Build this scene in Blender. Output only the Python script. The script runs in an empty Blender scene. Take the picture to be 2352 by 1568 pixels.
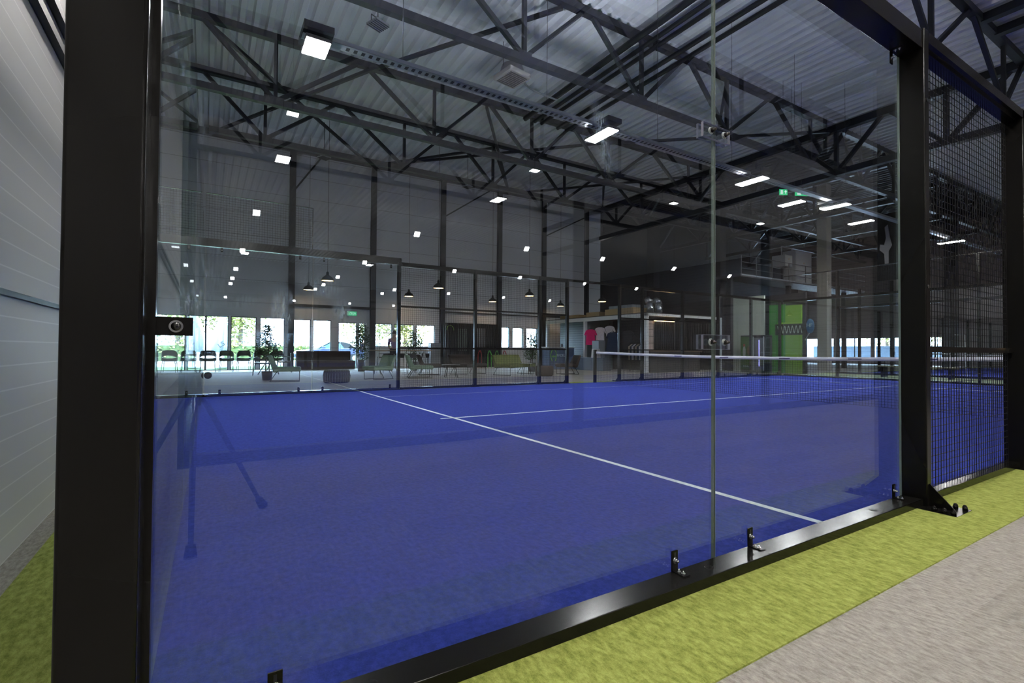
import bpy, bmesh, math, random
from mathutils import Vector, Matrix
random.seed(7)
S = bpy.context.scene
COL = S.collection
PI = math.pi

# ------------------------------------------------------------------ camera
yaw, pit, rol = 0.5507, 0.0164, 0.0067
Fw = Vector((math.sin(yaw)*math.cos(pit), math.cos(yaw)*math.cos(pit), math.sin(pit)))
Rt = Vector((math.cos(yaw), -math.sin(yaw), 0)); Up = Rt.cross(Fw)
Rt, Up = Rt*math.cos(rol)+Up*math.sin(rol), -Rt*math.sin(rol)+Up*math.cos(rol)
cam = bpy.data.cameras.new('camera'); cam_o = bpy.data.objects.new('camera', cam); COL.objects.link(cam_o)
cam.sensor_width = 36; cam.lens = 36*1141/2352; cam.clip_start = 0.02; cam.clip_end = 400
M = Matrix((Rt, Up, -Fw)).transposed().to_4x4(); M.translation = Vector((0.051, -1.446, 0.98))
cam_o.matrix_world = M
S.camera = cam_o

# ------------------------------------------------------------------ world, sun, exposure
w = bpy.data.worlds.new('sky'); S.world = w; w.use_nodes = True
nt = w.node_tree; bg = nt.nodes['Background']
bg.inputs['Color'].default_value = (0.62, 0.82, 1.0, 1); bg.inputs['Strength'].default_value = 36.0
sun = bpy.data.lights.new('sun', 'SUN'); sun.energy = 30; sun.angle = 0.01; sun.color = (1, .93, .82)
so = bpy.data.objects.new('sun', sun); COL.objects.link(so); so.rotation_euler = (math.radians(48), 0, math.radians(-30))
S.view_settings.view_transform = 'Standard'; S.view_settings.look = 'None'
S.view_settings.exposure = 0.43; S.view_settings.gamma = 1; S.view_settings.use_curve_mapping = False
S.cycles.transparent_max_bounces = 40
S.cycles.max_bounces = 10
S.cycles.use_denoising = True
S.cycles.caustics_reflective = False; S.cycles.caustics_refractive = False
S.cycles.sample_clamp_indirect = 6

# ------------------------------------------------------------------ materials
MATS = {}
def mat(name, col, rough=0.6, metal=0, emit=None, est=0, coat=0, spec=0.5):
    if name in MATS: return MATS[name]
    m = bpy.data.materials.new(name); m.use_nodes = True; b = m.node_tree.nodes['Principled BSDF']
    b.inputs['Base Color'].default_value = (*col, 1); b.inputs['Roughness'].default_value = rough
    b.inputs['Metallic'].default_value = metal; b.inputs['Coat Weight'].default_value = coat
    b.inputs['Specular IOR Level'].default_value = spec
    if emit: b.inputs['Emission Color'].default_value = (*emit, 1); b.inputs['Emission Strength'].default_value = est
    # slight procedural variation of the surface
    n = m.node_tree.nodes; l = m.node_tree.links
    tx = n.new('ShaderNodeTexCoord'); no = n.new('ShaderNodeTexNoise'); no.inputs['Scale'].default_value = 9
    mr = n.new('ShaderNodeMapRange'); mr.inputs['To Min'].default_value = max(.02, rough-.02); mr.inputs['To Max'].default_value = min(1, rough+.02)
    l.new(tx.outputs['Object'], no.inputs['Vector']); l.new(no.outputs['Fac'], mr.inputs['Value']); l.new(mr.outputs['Result'], b.inputs['Roughness'])
    MATS[name] = m; return m

def carpet(name, c1, c2, scale=(60, 60, 60), stretch=(1, 1, 1), speck=None, bump=0.15, tiles=None, rough=.95, spec=.15):
    m = bpy.data.materials.new(name); m.use_nodes = True; n = m.node_tree.nodes; l = m.node_tree.links; b = n['Principled BSDF']
    tx = n.new('ShaderNodeTexCoord'); mp = n.new('ShaderNodeMapping'); mp.inputs['Scale'].default_value = stretch
    l.new(tx.outputs['Object'], mp.inputs['Vector'])
    no = n.new('ShaderNodeTexNoise'); no.inputs['Scale'].default_value = scale[0]; no.inputs['Detail'].default_value = 6; no.inputs['Roughness'].default_value = .75
    l.new(mp.outputs['Vector'], no.inputs['Vector'])
    n2 = n.new('ShaderNodeTexNoise'); n2.inputs['Scale'].default_value = scale[1]; n2.inputs['Detail'].default_value = 3
    l.new(mp.outputs['Vector'], n2.inputs['Vector'])
    ad = n.new('ShaderNodeMath'); ad.operation = 'ADD'; l.new(no.outputs['Fac'], ad.inputs[0]); l.new(n2.outputs['Fac'], ad.inputs[1])
    mr = n.new('ShaderNodeMapRange'); mr.inputs['From Min'].default_value = .75; mr.inputs['From Max'].default_value = 1.25
    l.new(ad.outputs[0], mr.inputs['Value'])
    mx = n.new('ShaderNodeMix'); mx.data_type = 'RGBA'; mx.inputs['A'].default_value = (*c1, 1); mx.inputs['B'].default_value = (*c2, 1)
    l.new(mr.outputs['Result'], mx.inputs['Factor']); out = mx.outputs['Result']
    if tiles:
        br = n.new('ShaderNodeTexBrick'); br.inputs['Scale'].default_value = 1; br.inputs['Brick Width'].default_value = 1.0; br.inputs['Row Height'].default_value = .25
        br.inputs['Mortar Size'].default_value = 0; br.inputs['Color1'].default_value = (tiles, tiles, tiles, 1); br.inputs['Color2'].default_value = (1.08, 1.08, 1.1, 1)
        l.new(tx.outputs['Object'], br.inputs['Vector'])
        mu = n.new('ShaderNodeMix'); mu.data_type = 'RGBA'; mu.blend_type = 'MULTIPLY'; mu.inputs['Factor'].default_value = 1
        l.new(out, mu.inputs['A']); l.new(br.outputs['Color'], mu.inputs['B']); out = mu.outputs['Result']
    if speck:
        n3 = n.new('ShaderNodeTexNoise'); n3.inputs['Scale'].default_value = 260; n3.inputs['Detail'].default_value = 2
        l.new(tx.outputs['Object'], n3.inputs['Vector'])
        m3 = n.new('ShaderNodeMapRange'); m3.inputs['From Min'].default_value = .72; m3.inputs['From Max'].default_value = .80
        l.new(n3.outputs['Fac'], m3.inputs['Value'])
        mz = n.new('ShaderNodeMix'); mz.data_type = 'RGBA'; mz.inputs['B'].default_value = (*speck, 1)
        l.new(m3.outputs['Result'], mz.inputs['Factor']); l.new(out, mz.inputs['A']); out = mz.outputs['Result']
    l.new(out, b.inputs['Base Color']); b.inputs['Roughness'].default_value = rough; b.inputs['Specular IOR Level'].default_value = spec
    bu = n.new('ShaderNodeBump'); bu.inputs['Strength'].default_value = bump; bu.inputs['Distance'].default_value = .01
    l.new(no.outputs['Fac'], bu.inputs['Height']); l.new(bu.outputs['Normal'], b.inputs['Normal'])
    MATS[name] = m; return m

def glass_mat(name, tint, smudges=None):
    m = bpy.data.materials.new(name); m.use_nodes = True; n = m.node_tree.nodes; l = m.node_tree.links
    n.remove(n['Principled BSDF']); o = n['Material Output']
    ge = n.new('ShaderNodeNewGeometry'); mr = n.new('ShaderNodeMapRange'); mr.inputs['To Min'].default_value = 1.88; mr.inputs['To Max'].default_value = 1/1.88
    l.new(ge.outputs['Backfacing'], mr.inputs['Value'])
    fr = n.new('ShaderNodeFresnel'); l.new(mr.outputs['Result'], fr.inputs['IOR'])
    tr = n.new('ShaderNodeBsdfTransparent'); tr.inputs['Color'].default_value = (*tint, 1)
    gl = n.new('ShaderNodeBsdfGlossy'); gl.inputs['Roughness'].default_value = 0.0; gl.inputs['Color'].default_value = (.96, .98, 1, 1)
    mx = n.new('ShaderNodeMixShader'); l.new(fr.outputs['Fac'], mx.inputs['Fac']); l.new(tr.outputs['BSDF'], mx.inputs[1]); l.new(gl.outputs['BSDF'], mx.inputs[2])
    out = mx.outputs['Shader']
    if smudges:
        tx = n.new('ShaderNodeTexCoord'); total = None
        for (sx, sz, rx, rz, st) in smudges:
            mp = n.new('ShaderNodeMapping'); mp.vector_type = 'TEXTURE'; mp.inputs['Location'].default_value = (sx, 0, sz); mp.inputs['Scale'].default_value = (rx, 1000, rz)
            mp.inputs['Rotation'].default_value = (0, random.uniform(-.3, .3), 0)
            l.new(tx.outputs['Object'], mp.inputs['Vector'])
            g = n.new('ShaderNodeTexGradient'); g.gradient_type = 'SPHERICAL'; l.new(mp.outputs['Vector'], g.inputs['Vector'])
            mu = n.new('ShaderNodeMath'); mu.operation = 'MULTIPLY'; l.new(g.outputs['Fac'], mu.inputs[0]); mu.inputs[1].default_value = st
            if total is None: total = mu.outputs[0]
            else:
                a = n.new('ShaderNodeMath'); a.operation = 'MAXIMUM'; l.new(total, a.inputs[0]); l.new(mu.outputs[0], a.inputs[1]); total = a.outputs[0]
        mp = n.new('ShaderNodeMapping'); mp.inputs['Scale'].default_value = (150, 1, 28); l.new(tx.outputs['Object'], mp.inputs['Vector'])
        no = n.new('ShaderNodeTexNoise'); no.inputs['Scale'].default_value = 1; no.inputs['Detail'].default_value = 5; l.new(mp.outputs['Vector'], no.inputs['Vector'])
        m2 = n.new('ShaderNodeMapRange'); m2.inputs['From Min'].default_value = .42; m2.inputs['From Max'].default_value = .68; l.new(no.outputs['Fac'], m2.inputs['Value'])
        f = n.new('ShaderNodeMath'); f.operation = 'MULTIPLY'; l.new(total, f.inputs[0]); l.new(m2.outputs['Result'], f.inputs[1])
        tl = n.new('ShaderNodeBsdfTranslucent'); tl.inputs['Color'].default_value = (.8, .92, .95, 1)
        mm = n.new('ShaderNodeMixShader'); l.new(f.outputs[0], mm.inputs['Fac']); l.new(out, mm.inputs[1]); l.new(tl.outputs['BSDF'], mm.inputs[2]); out = mm.outputs['Shader']
    l.new(out, o.inputs['Surface']); MATS[name] = m; return m

STEEL = mat('black_powder_coated_steel', (.006, .0055, .005), .18, 0, spec=.2)
STEELD = mat('dark_structural_steel', (.012, .013, .018), .45)
CHROME = mat('polished_steel', (.75, .75, .74), .12, 1)
WIRE = mat('black_mesh_wire', (.007, .006, .006), .45, spec=.25)
TURF = carpet('blue_sports_turf', (.017, .030, .205), (.038, .058, .34), (150, 35), speck=(.35, .42, .55), bump=.4)
GREEN = carpet('green_sports_carpet', (.155, .185, .030), (.36, .40, .105), (300, 60), (1, .45, 1), bump=.3)
GREY = carpet('grey_speckled_carpet', (.17, .157, .135), (.385, .355, .31), (330, 70), (1, .35, 1), bump=.25, tiles=.9, rough=.72, spec=.45)
LINE = carpet('white_line_turf', (.75, .78, .76), (.92, .94, .9), (150, 35), bump=.3)
GLASS = glass_mat('court_safety_glass', (.925, .96, .985))
GLASSN = glass_mat('court_safety_glass_smudged', (.925, .96, .985), [
    (.225, 1.085, .04, .06, .8), (.02, 1.10, .05, .05, .5), (.05, 1.15, .06, .06, .16), (.13, 1.10, .05, .02, .2), (.33, 1.15, .05, .035, .5),
    (.375, 1.08, .03, .05, .6), (1.345, 1.80, .04, .17, .75), (.29, 1.165, .03, .03, .2), (-.02, 1.7, .02, .4, .22), (.30, 1.25, .08, .05, .1)])
GLASSE = glass_mat('end_wall_safety_glass', (.93, .97, .96))
WINGL = glass_mat('window_glass', (.97, .985, 1))
EDGE = mat('polished_glass_edge', (.27, .33, .28), .2, emit=None)
CEILM = mat('galvanised_roof_deck', (.78, .78, .81), .5)
CEILD = mat('shade_toned_roof_deck', (.03, .03, .037), .7)  # low light of the back bay put into the deck colour
WALLD = mat('shade_toned_wall', (.009, .009, .012), .8)  # wall of the dim back bay, its shade put into the colour
WHITEP = mat('white_painted_board', (.62, .66, .55), .6)
WSTEEL = mat('white_painted_steel', (.62, .64, .66), .45)
LAMPON = mat('lit_lamp_diffuser', (1, 1, 1), .5, emit=(1, .97, .92), est=190)
LAMPB = mat('lit_hall_lamp_diffuser', (1, 1, 1), .5, emit=(1, .96, .91), est=260)
FILLUP = mat('added_uplight_glow', (1, 1, 1), .5, emit=(.90, .95, 1), est=170)  # added upward glow that brightens the roof deck
FILLUQ = mat('added_uplight_glow_dim', (1, 1, 1), .5, emit=(.93, .95, 1), est=7)  # weaker version of the added upward glow
WARM = mat('warm_lit_bulb', (1, .8, .5), .5, emit=(1, .62, .28), est=16)
GSTEEL = mat('galvanised_tray', (.42, .45, .50), .35, .6)

def wall_panel(name, c1, c2, freq=10.0, axis='Z', bump=.4, width=.04):
    """horizontal jointed sandwich panel"""
    m = bpy.data.materials.new(name); m.use_nodes = True; n = m.node_tree.nodes; l = m.node_tree.links; b = n['Principled BSDF']
    tx = n.new('ShaderNodeTexCoord'); sp = n.new('ShaderNodeSeparateXYZ'); l.new(tx.outputs['Object'], sp.inputs['Vector'])
    mu = n.new('ShaderNodeMath'); mu.operation = 'MULTIPLY'; mu.inputs[1].default_value = freq; l.new(sp.outputs[axis], mu.inputs[0])
    fr = n.new('ShaderNodeMath'); fr.operation = 'FRACT'; l.new(mu.outputs[0], fr.inputs[0])
    lt = n.new('ShaderNodeMath'); lt.operation = 'LESS_THAN'; lt.inputs[1].default_value = width; l.new(fr.outputs[0], lt.inputs[0])
    mx = n.new('ShaderNodeMix'); mx.data_type = 'RGBA'; mx.inputs['A'].default_value = (*c1, 1); mx.inputs['B'].default_value = (*c2, 1)
    l.new(lt.outputs[0], mx.inputs['Factor']); l.new(mx.outputs['Result'], b.inputs['Base Color']); b.inputs['Roughness'].default_value = .55
    bu = n.new('ShaderNodeBump'); bu.inputs['Strength'].default_value = bump; bu.inputs['Distance'].default_value = .01; bu.invert = True
    l.new(lt.outputs[0], bu.inputs['Height']); l.new(bu.outputs['Normal'], b.inputs['Normal'])
    MATS[name] = m; return m
WALLM = wall_panel('light_grey_sandwich_panel', (.66, .67, .70), (.30, .30, .32), 1.0, width=.02)
WALLL = wall_panel('white_ribbed_wall_panel', (.47, .46, .445), (.60, .59, .565), 9.0, width=.06)
WALLB = wall_panel('taupe_wall_panel', (.30, .25, .24), (.17, .14, .14), 3.0, width=.06)
SHUT = wall_panel('grey_roller_shutter', (.22, .26, .29), (.10, .12, .14), 8.0, width=.15)

def fab(name, col): return carpet(name, tuple(c*.8 for c in col), tuple(min(1, c*1.2) for c in col), (80, 30), bump=.2)

# ------------------------------------------------------------------ mesh helpers
class MB:
    def __init__(s): s.v = []; s.f = []; s.sm = []
    def add(s, vs, fs, smooth=False):
        o = len(s.v); s.v += [tuple(v) for v in vs]; s.f += [tuple(i+o for i in f) for f in fs]; s.sm += [smooth]*len(fs); return s
    def box(s, x0, x1, y0, y1, z0, z1):
        return s.add([(x0,y0,z0),(x1,y0,z0),(x1,y1,z0),(x0,y1,z0),(x0,y0,z1),(x1,y0,z1),(x1,y1,z1),(x0,y1,z1)],
                     [(0,3,2,1),(4,5,6,7),(0,1,5,4),(1,2,6,5),(2,3,7,6),(3,0,4,7)])
    def bbox(s, x0, x1, y0, y1, z0, z1, r=.01, seg=2):
        bm = bmesh.new(); bmesh.ops.create_cube(bm, size=1)
        for v in bm.verts: v.co = Vector(((x0+x1)/2+v.co.x*(x1-x0), (y0+y1)/2+v.co.y*(y1-y0), (z0+z1)/2+v.co.z*(z1-z0)))
        bmesh.ops.bevel(bm, geom=bm.edges[:], offset=r, segments=seg, affect='EDGES', profile=.5)
        bm.verts.index_update()
        big = [max(abs(c) for c in f.normal) > .999 for f in bm.faces]
        s.add([v.co[:] for v in bm.verts], [[v.index for v in f.verts] for f in bm.faces], True); s.sm[-len(big):] = [not q for q in big]; bm.free(); return s
    def beam(s, a, b, w=.1, h=None, up=(0, 0, 1)):
        a = Vector(a); b = Vector(b); h = h or w; d = (b-a).normalized(); u = Vector(up)
        if abs(d.dot(u)) > .99: u = Vector((1, 0, 0))
        r = d.cross(u).normalized(); u = r.cross(d)
        c = [(-w/2,-h/2),(w/2,-h/2),(w/2,h/2),(-w/2,h/2)]
        return s.add([a+r*x+u*y for x, y in c]+[b+r*x+u*y for x, y in c], [(0,1,2,3),(7,6,5,4),(0,4,5,1),(1,5,6,2),(2,6,7,3),(3,7,4,0)])
    def cyl(s, a, b, r, r2=None, n=12, cap=True):
        a = Vector(a); b = Vector(b); r2 = r if r2 is None else r2; d = (b-a).normalized()
        u = Vector((0, 0, 1)) if abs(d.z) < .9 else Vector((1, 0, 0)); x = d.cross(u).normalized(); y = d.cross(x)
        vs = [a+(x*math.cos(t)+y*math.sin(t))*r for t in [2*PI*i/n for i in range(n)]]+[b+(x*math.cos(t)+y*math.sin(t))*r2 for t in [2*PI*i/n for i in range(n)]]
        s.add(vs, [(i, (i+1) % n, n+(i+1) % n, n+i) for i in range(n)], True)
        if cap: o = len(s.v)-2*n; s.f += [tuple(o+i for i in range(n)), tuple(o+n+i for i in reversed(range(n)))]; s.sm += [False, False]
        return s
    def path(s, pts, r, n=8):
        for a, b in zip(pts, pts[1:]): s.cyl(a, b, r, n=n); s.ball(b, r, 6, 4)
        return s
    def ball(s, c, r, n=16, m=10, sz=None):
        sz = sz or (1, 1, 1); c = Vector(c); vs = [c+Vector((0, 0, r*sz[2]))]
        for j in range(1, m):
            for i in range(n):
                p = PI*j/m; t = 2*PI*i/n; vs.append(c+Vector((r*sz[0]*math.sin(p)*math.cos(t), r*sz[1]*math.sin(p)*math.sin(t), r*sz[2]*math.cos(p))))
        vs.append(c-Vector((0, 0, r*sz[2]))); fs = [(0, 1+i, 1+(i+1) % n) for i in range(n)]
        for j in range(m-2):
            for i in range(n): a = 1+j*n+i; b = 1+j*n+(i+1) % n; fs.append((a, a+n, b+n, b))
        k = 1+(m-2)*n; fs += [(k+i, len(vs)-1, k+(i+1) % n) for i in range(n)]
        return s.add(vs, fs, True)
    def lathe(s, prof, c=(0, 0, 0), n=24):
        c = Vector(c); vs = []
        for r, z in prof:
            for i in range(n): t = 2*PI*i/n; vs.append(c+Vector((r*math.cos(t), r*math.sin(t), z)))
        fs = [(j*n+i, j*n+(i+1) % n, (j+1)*n+(i+1) % n, (j+1)*n+i) for j in range(len(prof)-1) for i in range(n)]
        return s.add(vs, fs, True)
    def prism(s, pts, d, origin=(0, 0, 0), ex=(1, 0, 0), ey=(0, 0, 1), smooth=False):
        """outline pts in the plane (ex,ey), pulled out by vector d"""
        o = Vector(origin); ex = Vector(ex); ey = Vector(ey); d = Vector(d); n = len(pts)
        a = [o+ex*x+ey*y for x, y in pts]; vs = a+[p+d for p in a]
        s.add(vs, [tuple(range(n)), tuple(reversed(range(n, 2*n)))]); o2 = len(s.v)-2*n
        s.f += [(o2+i, o2+n+i, o2+n+(i+1) % n, o2+(i+1) % n) for i in range(n)]; s.sm += [smooth]*n; return s
    def obj(s, name, m, parent=None, loc=None, rz=0, sub=0):
        me = bpy.data.meshes.new(name); me.from_pydata(s.v, [], s.f); me.polygons.foreach_set('use_smooth', s.sm)
        if isinstance(m, (list, tuple)): [me.materials.append(k) for k in m]
        else: me.materials.append(m)
        bm = bmesh.new(); bm.from_mesh(me); bmesh.ops.recalc_face_normals(bm, faces=bm.faces[:]); bm.to_mesh(me); bm.free()
        o = bpy.data.objects.new(name, me); COL.objects.link(o); o.parent = parent
        if loc is not None: o.location = loc
        o.rotation_euler.z = rz
        if sub: md = o.modifiers.new('sub', 'SUBSURF'); md.levels = sub; md.render_levels = sub
        return o

def tag(o, label, cat, group=None, kind=None):
    o['label'] = label; o['category'] = cat
    if group: o['group'] = group
    if kind: o['kind'] = kind
    return o
def thing(name, label, cat, loc=(0, 0, 0), rz=0, group=None, kind=None):
    o = bpy.data.objects.new(name, None); COL.objects.link(o); o.location = loc; o.rotation_euler.z = rz; o.empty_display_size = .1
    return tag(o, label, cat, group, kind)
def struct(o): o['kind'] = 'structure'; return o
def dup(root, loc, rz, label, group=None):
    r = root.copy(); COL.objects.link(r); r.location = loc; r.rotation_euler.z = rz; r['label'] = label
    if group: r['group'] = group
    def rec(src, dst):
        for ch in list(src.children):
            c = ch.copy(); COL.objects.link(c); c.parent = dst; rec(ch, c)
    rec(root, r); return r
def ordinal(k): return ['first', 'second', 'third', 'fourth', 'fifth', 'sixth', 'seventh', 'eighth', 'ninth', 'tenth', 'eleventh', 'twelfth'][k]
def text_mesh(name, body, m, size, parent, loc, rot, ext=.004):
    cu = bpy.data.curves.new(name, 'FONT'); cu.body = body; cu.size = size; cu.extrude = ext; cu.align_x = 'CENTER'; cu.align_y = 'CENTER'
    t = bpy.data.objects.new(name+'_tmp', cu); COL.objects.link(t); bpy.context.view_layer.update()
    me = bpy.data.meshes.new_from_object(t.evaluated_get(bpy.context.evaluated_depsgraph_get())); me.materials.clear(); me.materials.append(m)
    bpy.data.objects.remove(t); o = bpy.data.objects.new(name, me); COL.objects.link(o); o.parent = parent; o.location = loc; o.rotation_euler = rot
    return o

ZR, ZB = 10.4, 8.33            # roof deck and truss bottom chord
XW, XE, YN, YB = -0.72, 46.0, 23.5, -58.0
XG = 22.2                      # girder line between the two halls

# ------------------------------------------------------------------ setting
struct(MB().box(XW, XE, YB, YN, -.2, 0).obj('floor', GREY))
def deck(name, x0, x1, y0, y1, z, m, p=.36, h=.13):
    b = MB(); x = x0; prof = []
    while x < x1:
        prof += [(x, 0), (x+p*.36, 0), (x+p*.5, h), (x+p*.86, h)]; x += p
    prof.append((min(x, x1+p), 0)); k = len(prof)
    vs = [(px, y0, z+pz) for px, pz in prof]+[(px, y1, z+pz) for px, pz in prof]
    b.add(vs, [(i, i+1, k+i+1, k+i) for i in range(k-1)])
    b.box(x0, x1, y0, y1, z+h+.01, z+h+.25)
    return struct(b.obj(name, m))
deck('ceiling', XW, XG, YB, YN, ZR, CEILM)
deck('ceiling', XG, XE, YB, 9.0, ZR, CEILM)
deck('ceiling', XG, XE, 9.0, YN, ZR, CEILD)
struct(MB().box(XW-.2, XW, YB, YN+.3, -.2, ZR+.4).obj('wall_left', WALLL))
struct(MB().box(XW-.012, XW+.018, YB, YN, 1.205, 1.23).obj('trim_1', STEELD))
for k, z in enumerate((2.68, 2.86)): struct(MB().box(XW, XW+.04, YB, YN, z, z+.05).obj('trim_%d' % (k+2), STEELD))
struct(MB().box(XE, XE+.2, YB, 12, 0, ZR+.4).obj('wall_right', WALLB))
b = MB(); b.box(XE, XE+.2, 12, YN, 2.1, ZR+.4); b.box(XE, XE+.2, 12, YN, 0, .4)
for y in (12, 14.6, 17.4, 20.2, 23.2): b.box(XE, XE+.2, y, y+.3, .4, 2.1)
struct(b.obj('wall_right', WALLB))
for k, y in enumerate((12.3, 14.9, 17.7, 20.5)):
    t = thing('window_%d' % (30+k), 'far window', 'window', (XE+.1, y+1.2, 1.25)); del t['label']; del t['category']; struct(t)
    MB().box(-.01, .01, -1.25, 1.25, -.85, .85).obj('pane', WINGL, t)
    f = MB(); f.box(-.05, .05, -.03, .03, -.85, .85); f.obj('frame', STEELD, t)
struct(MB().box(XW, XE, YB-.2, YB, 0, ZR+.4).obj('wall_front', WALLB))

# far wall (north) with window openings
openings = [(XW, .0, 0, 2.33), (.0, .85, 0, 2.36), (.93, 1.93, 0, 2.36), (2.07, 3.09, 0, 2.36), (3.45, 4.22, 0, 2.33), (4.32, 5.15, 0, 2.33),
            (5.48, 6.37, 0, 2.26), (6.45, 6.78, 0, 2.26), (7.2, 8.15, 1.08, 2.26), (8.25, 9.32, 1.08, 2.26), (9.45, 10.5, 1.08, 2.26),
            (14.5, 15.21, 1.09, 2.28), (15.42, 16.15, 1.09, 2.28), (16.38, 17.17, 1.09, 2.28)]
b = MB(); xs = XW
for (x0, x1, z0, z1) in openings:
    if x0 > xs: b.box(xs, x0, YN, YN+.22, 0, 2.26 if z0 == 0 else 2.26)
    if z0 > 0: b.box(x0, x1, YN, YN+.22, 0, z0)
    b.box(x0, x1, YN, YN+.22, z1, 2.4); xs = x1
    if z1 < 2.4: pass
b.box(xs, XG, YN, YN+.22, 0, 2.4)
for (a, c) in ((XW, XG),): b.box(a, c, YN, YN+.22, 2.4, ZR+.4)
xs = XW
for (x0, x1, z0, z1) in openings:
    if x0 > xs: b.box(xs, x0, YN, YN+.22, 2.26, 2.4)
    xs = x1
struct(b.obj('wall_back', WALLM))
struct(MB().box(XG, XE, YN, YN+.22, 0, ZR+.4).obj('wall_back', WALLD))
MULL = mat('dark_window_mullion', (.02, .024, .032), .4)
for k, (x0, x1, z0, z1) in enumerate(openings):
    t = bpy.data.objects.new('window_%d' % (k+1), None); COL.objects.link(t); t.location = ((x0+x1)/2, YN+.08, z0); struct(t)
    W = x1-x0; H = z1-z0; fw = .035
    f = MB(); f.box(-W/2, -W/2+fw, -.04, .04, 0, H); f.box(W/2-fw, W/2, -.04, .04, 0, H); f.box(-W/2, W/2, -.04, .04, 0, fw); f.box(-W/2, W/2, -.04, .04, H-fw, H)
    fr_ = f.obj('window_frame', MULL, t); MB().box(-W/2+fw, W/2-fw, -.006, .006, fw, H-fw).obj('pane', WINGL, fr_)
    if k == 6:
        MB().cyl((-W/2+.09, -.07, .9), (-W/2+.09, -.07, 1.4), .012).obj('door_handle', CHROME, t)
struct(MB().box(XW, 7.0, YN-.02, YN+.0, 2.38, 2.47).obj('trim_4', WSTEEL))
struct(MB().box(XW, XG, YN-.16, YN-.02, ZR-.32, ZR-.02).obj('trim_5', STEELD))
# wall columns, each its own member
for k, x in enumerate((3.34, 7.11, 10.89, 14.43, 17.58, 20.95)):
    z0 = 0 
    tag(MB().box(x-.13, x+.13, YN-.18, YN-.001, z0, ZR-.3).obj('steel_column', STEELD), '%s dark steel column from the left on the lounge window wall' % ordinal(k), 'column', 'steel columns of the window wall')
# rails and braces on the wall
for (x0, x1, z, s) in ((3.47, 7.0, 2.98, .12), (11.0, 17.5, 3.0, .07), (17.7, 22.0, 3.05, .16)):
    tag(MB().beam((x0, YN-.09, z), (x1, YN-.09, z), .08, s).obj('wall_rail', STEELD), 'dark horizontal steel rail on the window wall about %s' % ('above the glazed doors' if x0 < 4 else 'above the slatted partition' if x0 < 12 else 'behind the shop cabin'), 'rail')
for k, (a, c) in enumerate((((3.47, 8.4), (4.6, 10.1)), ((11.0, 8.2), (13.8, 10.1)), ((17.75, 8.0), (20.7, 9.5)))):
    tag(MB().beam((a[0], YN-.1, a[1]), (c[0], YN-.1, c[1]), .07).obj('diagonal_brace', STEELD), '%s thin diagonal brace high on the window wall from the left' % ordinal(k), 'brace', 'wall braces')

# ------------------------------------------------------------------ roof trusses
TX = [-2.4, 1.7, 6.8, 10.95, 15.0, 20.3, 24.4, 28.5, 32.6, 36.7, 40.8, 44.9]
def truss(y, label, x1=XE):
    t = thing('roof_truss', label, 'truss', (0, y, 0), group='roof trusses spanning the hall')
    MB().beam((XW+.05, 0, ZR-.11), (x1, 0, ZR-.11), .2, .2).obj('top_chord', STEELD, t)
    MB().beam((XW+.05 if y < 16 else 0, 0, ZB), (x1, 0, ZB), .18, .18).obj('bottom_chord', STEELD, t)
    for i, x in enumerate(TX):
        if x > x1 or x < 0: continue
        MB().beam((x, 0, ZB), (x, 0, ZR-.15), .10).obj('vertical_strut', STEELD, t)
        for nx in (TX[i-1] if i else x-4, TX[i+1] if i+1 < len(TX) else x+2):
            mx_ = (x+nx)/2 + (.18 if nx < x else -.18)
            if XW < mx_ < x1: MB().beam((x, 0, ZB+.05), (mx_, 0, ZR-.18), .11).obj('diagonal_strut', STEELD, t)
        MB().box(x-.22, x+.22, -.02, .02, ZB-.08, ZB+.2).obj('gusset_plate', STEELD, t)
    return t
truss(3.45, 'dark steel roof truss nearest the camera crossing above the blue court')
truss(9.05, 'dark steel roof truss above the far edge of the blue court')
truss(14.9, 'dark steel roof truss above the lounge, behind the lamp tray')
truss(18.05, 'dark steel roof truss nearest the lounge window wall')
for k, y in enumerate((-2.6, -8.5, -14.2, -20.0)):
    truss(y, '%s roof truss behind the camera, mirrored in the court glass' % ordinal(k), XG)
# girder across the hall at the end of the light deck
t = thing('transverse_girder', 'deep black steel girder truss across the hall beyond the far court end', 'truss', (XG, 0, 0))
MB().beam((0, -30, ZR-.16), (0, YN-.01, ZR-.16), .26, .28).obj('top_chord', STEELD, t)
MB().beam((0, -30, ZB+.05), (0, YN-.01, ZB+.05), .24, .24).obj('bottom_chord', STEELD, t)
for i, y in enumerate([-9, -5.4, -1.8, 1.8, 5.4, 9, 12.6, 16.2, 19.8]):
    MB().beam((0, y, ZB), (0, y, ZR-.2), .14).obj('vertical_strut', STEELD, t)
    for s_ in (-1, 1): MB().beam((0, y, ZB+.05), (0, y+s_*1.7, ZR-.2), .14).obj('diagonal_strut', STEELD, t)
# flat X bracing under the roof deck
zz = ZR-.3
br = [((0, YN-.2), (4.4, 14.9)), ((0, 14.9), (6.9, YN-.2)), ((6.9, YN-.2), (11.0, 18.05)), ((4.4, 14.9), (8.0, 9.05)), ((11.0, 18.05), (15, YN-.2)),
      ((6.9, YN-.2), (14.9, 14.9)), ((8.9, 14.9), (15, YN-.2)), ((14.9, 14.9), (22, YN-.4)), ((15, YN-.2), (22, 15.2)), ((15.0, 9.05), (22, 14.9)), ((15, 14.9), (22, 9.05))]
for k, (a, c) in enumerate(br):
    tag(MB().beam((a[0], a[1], zz), (c[0], c[1], zz), .1).obj('roof_brace', STEELD), 'flat diagonal brace below the roof deck, %s from the left' % ordinal(min(k, 11)), 'brace', 'flat roof braces')
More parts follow.
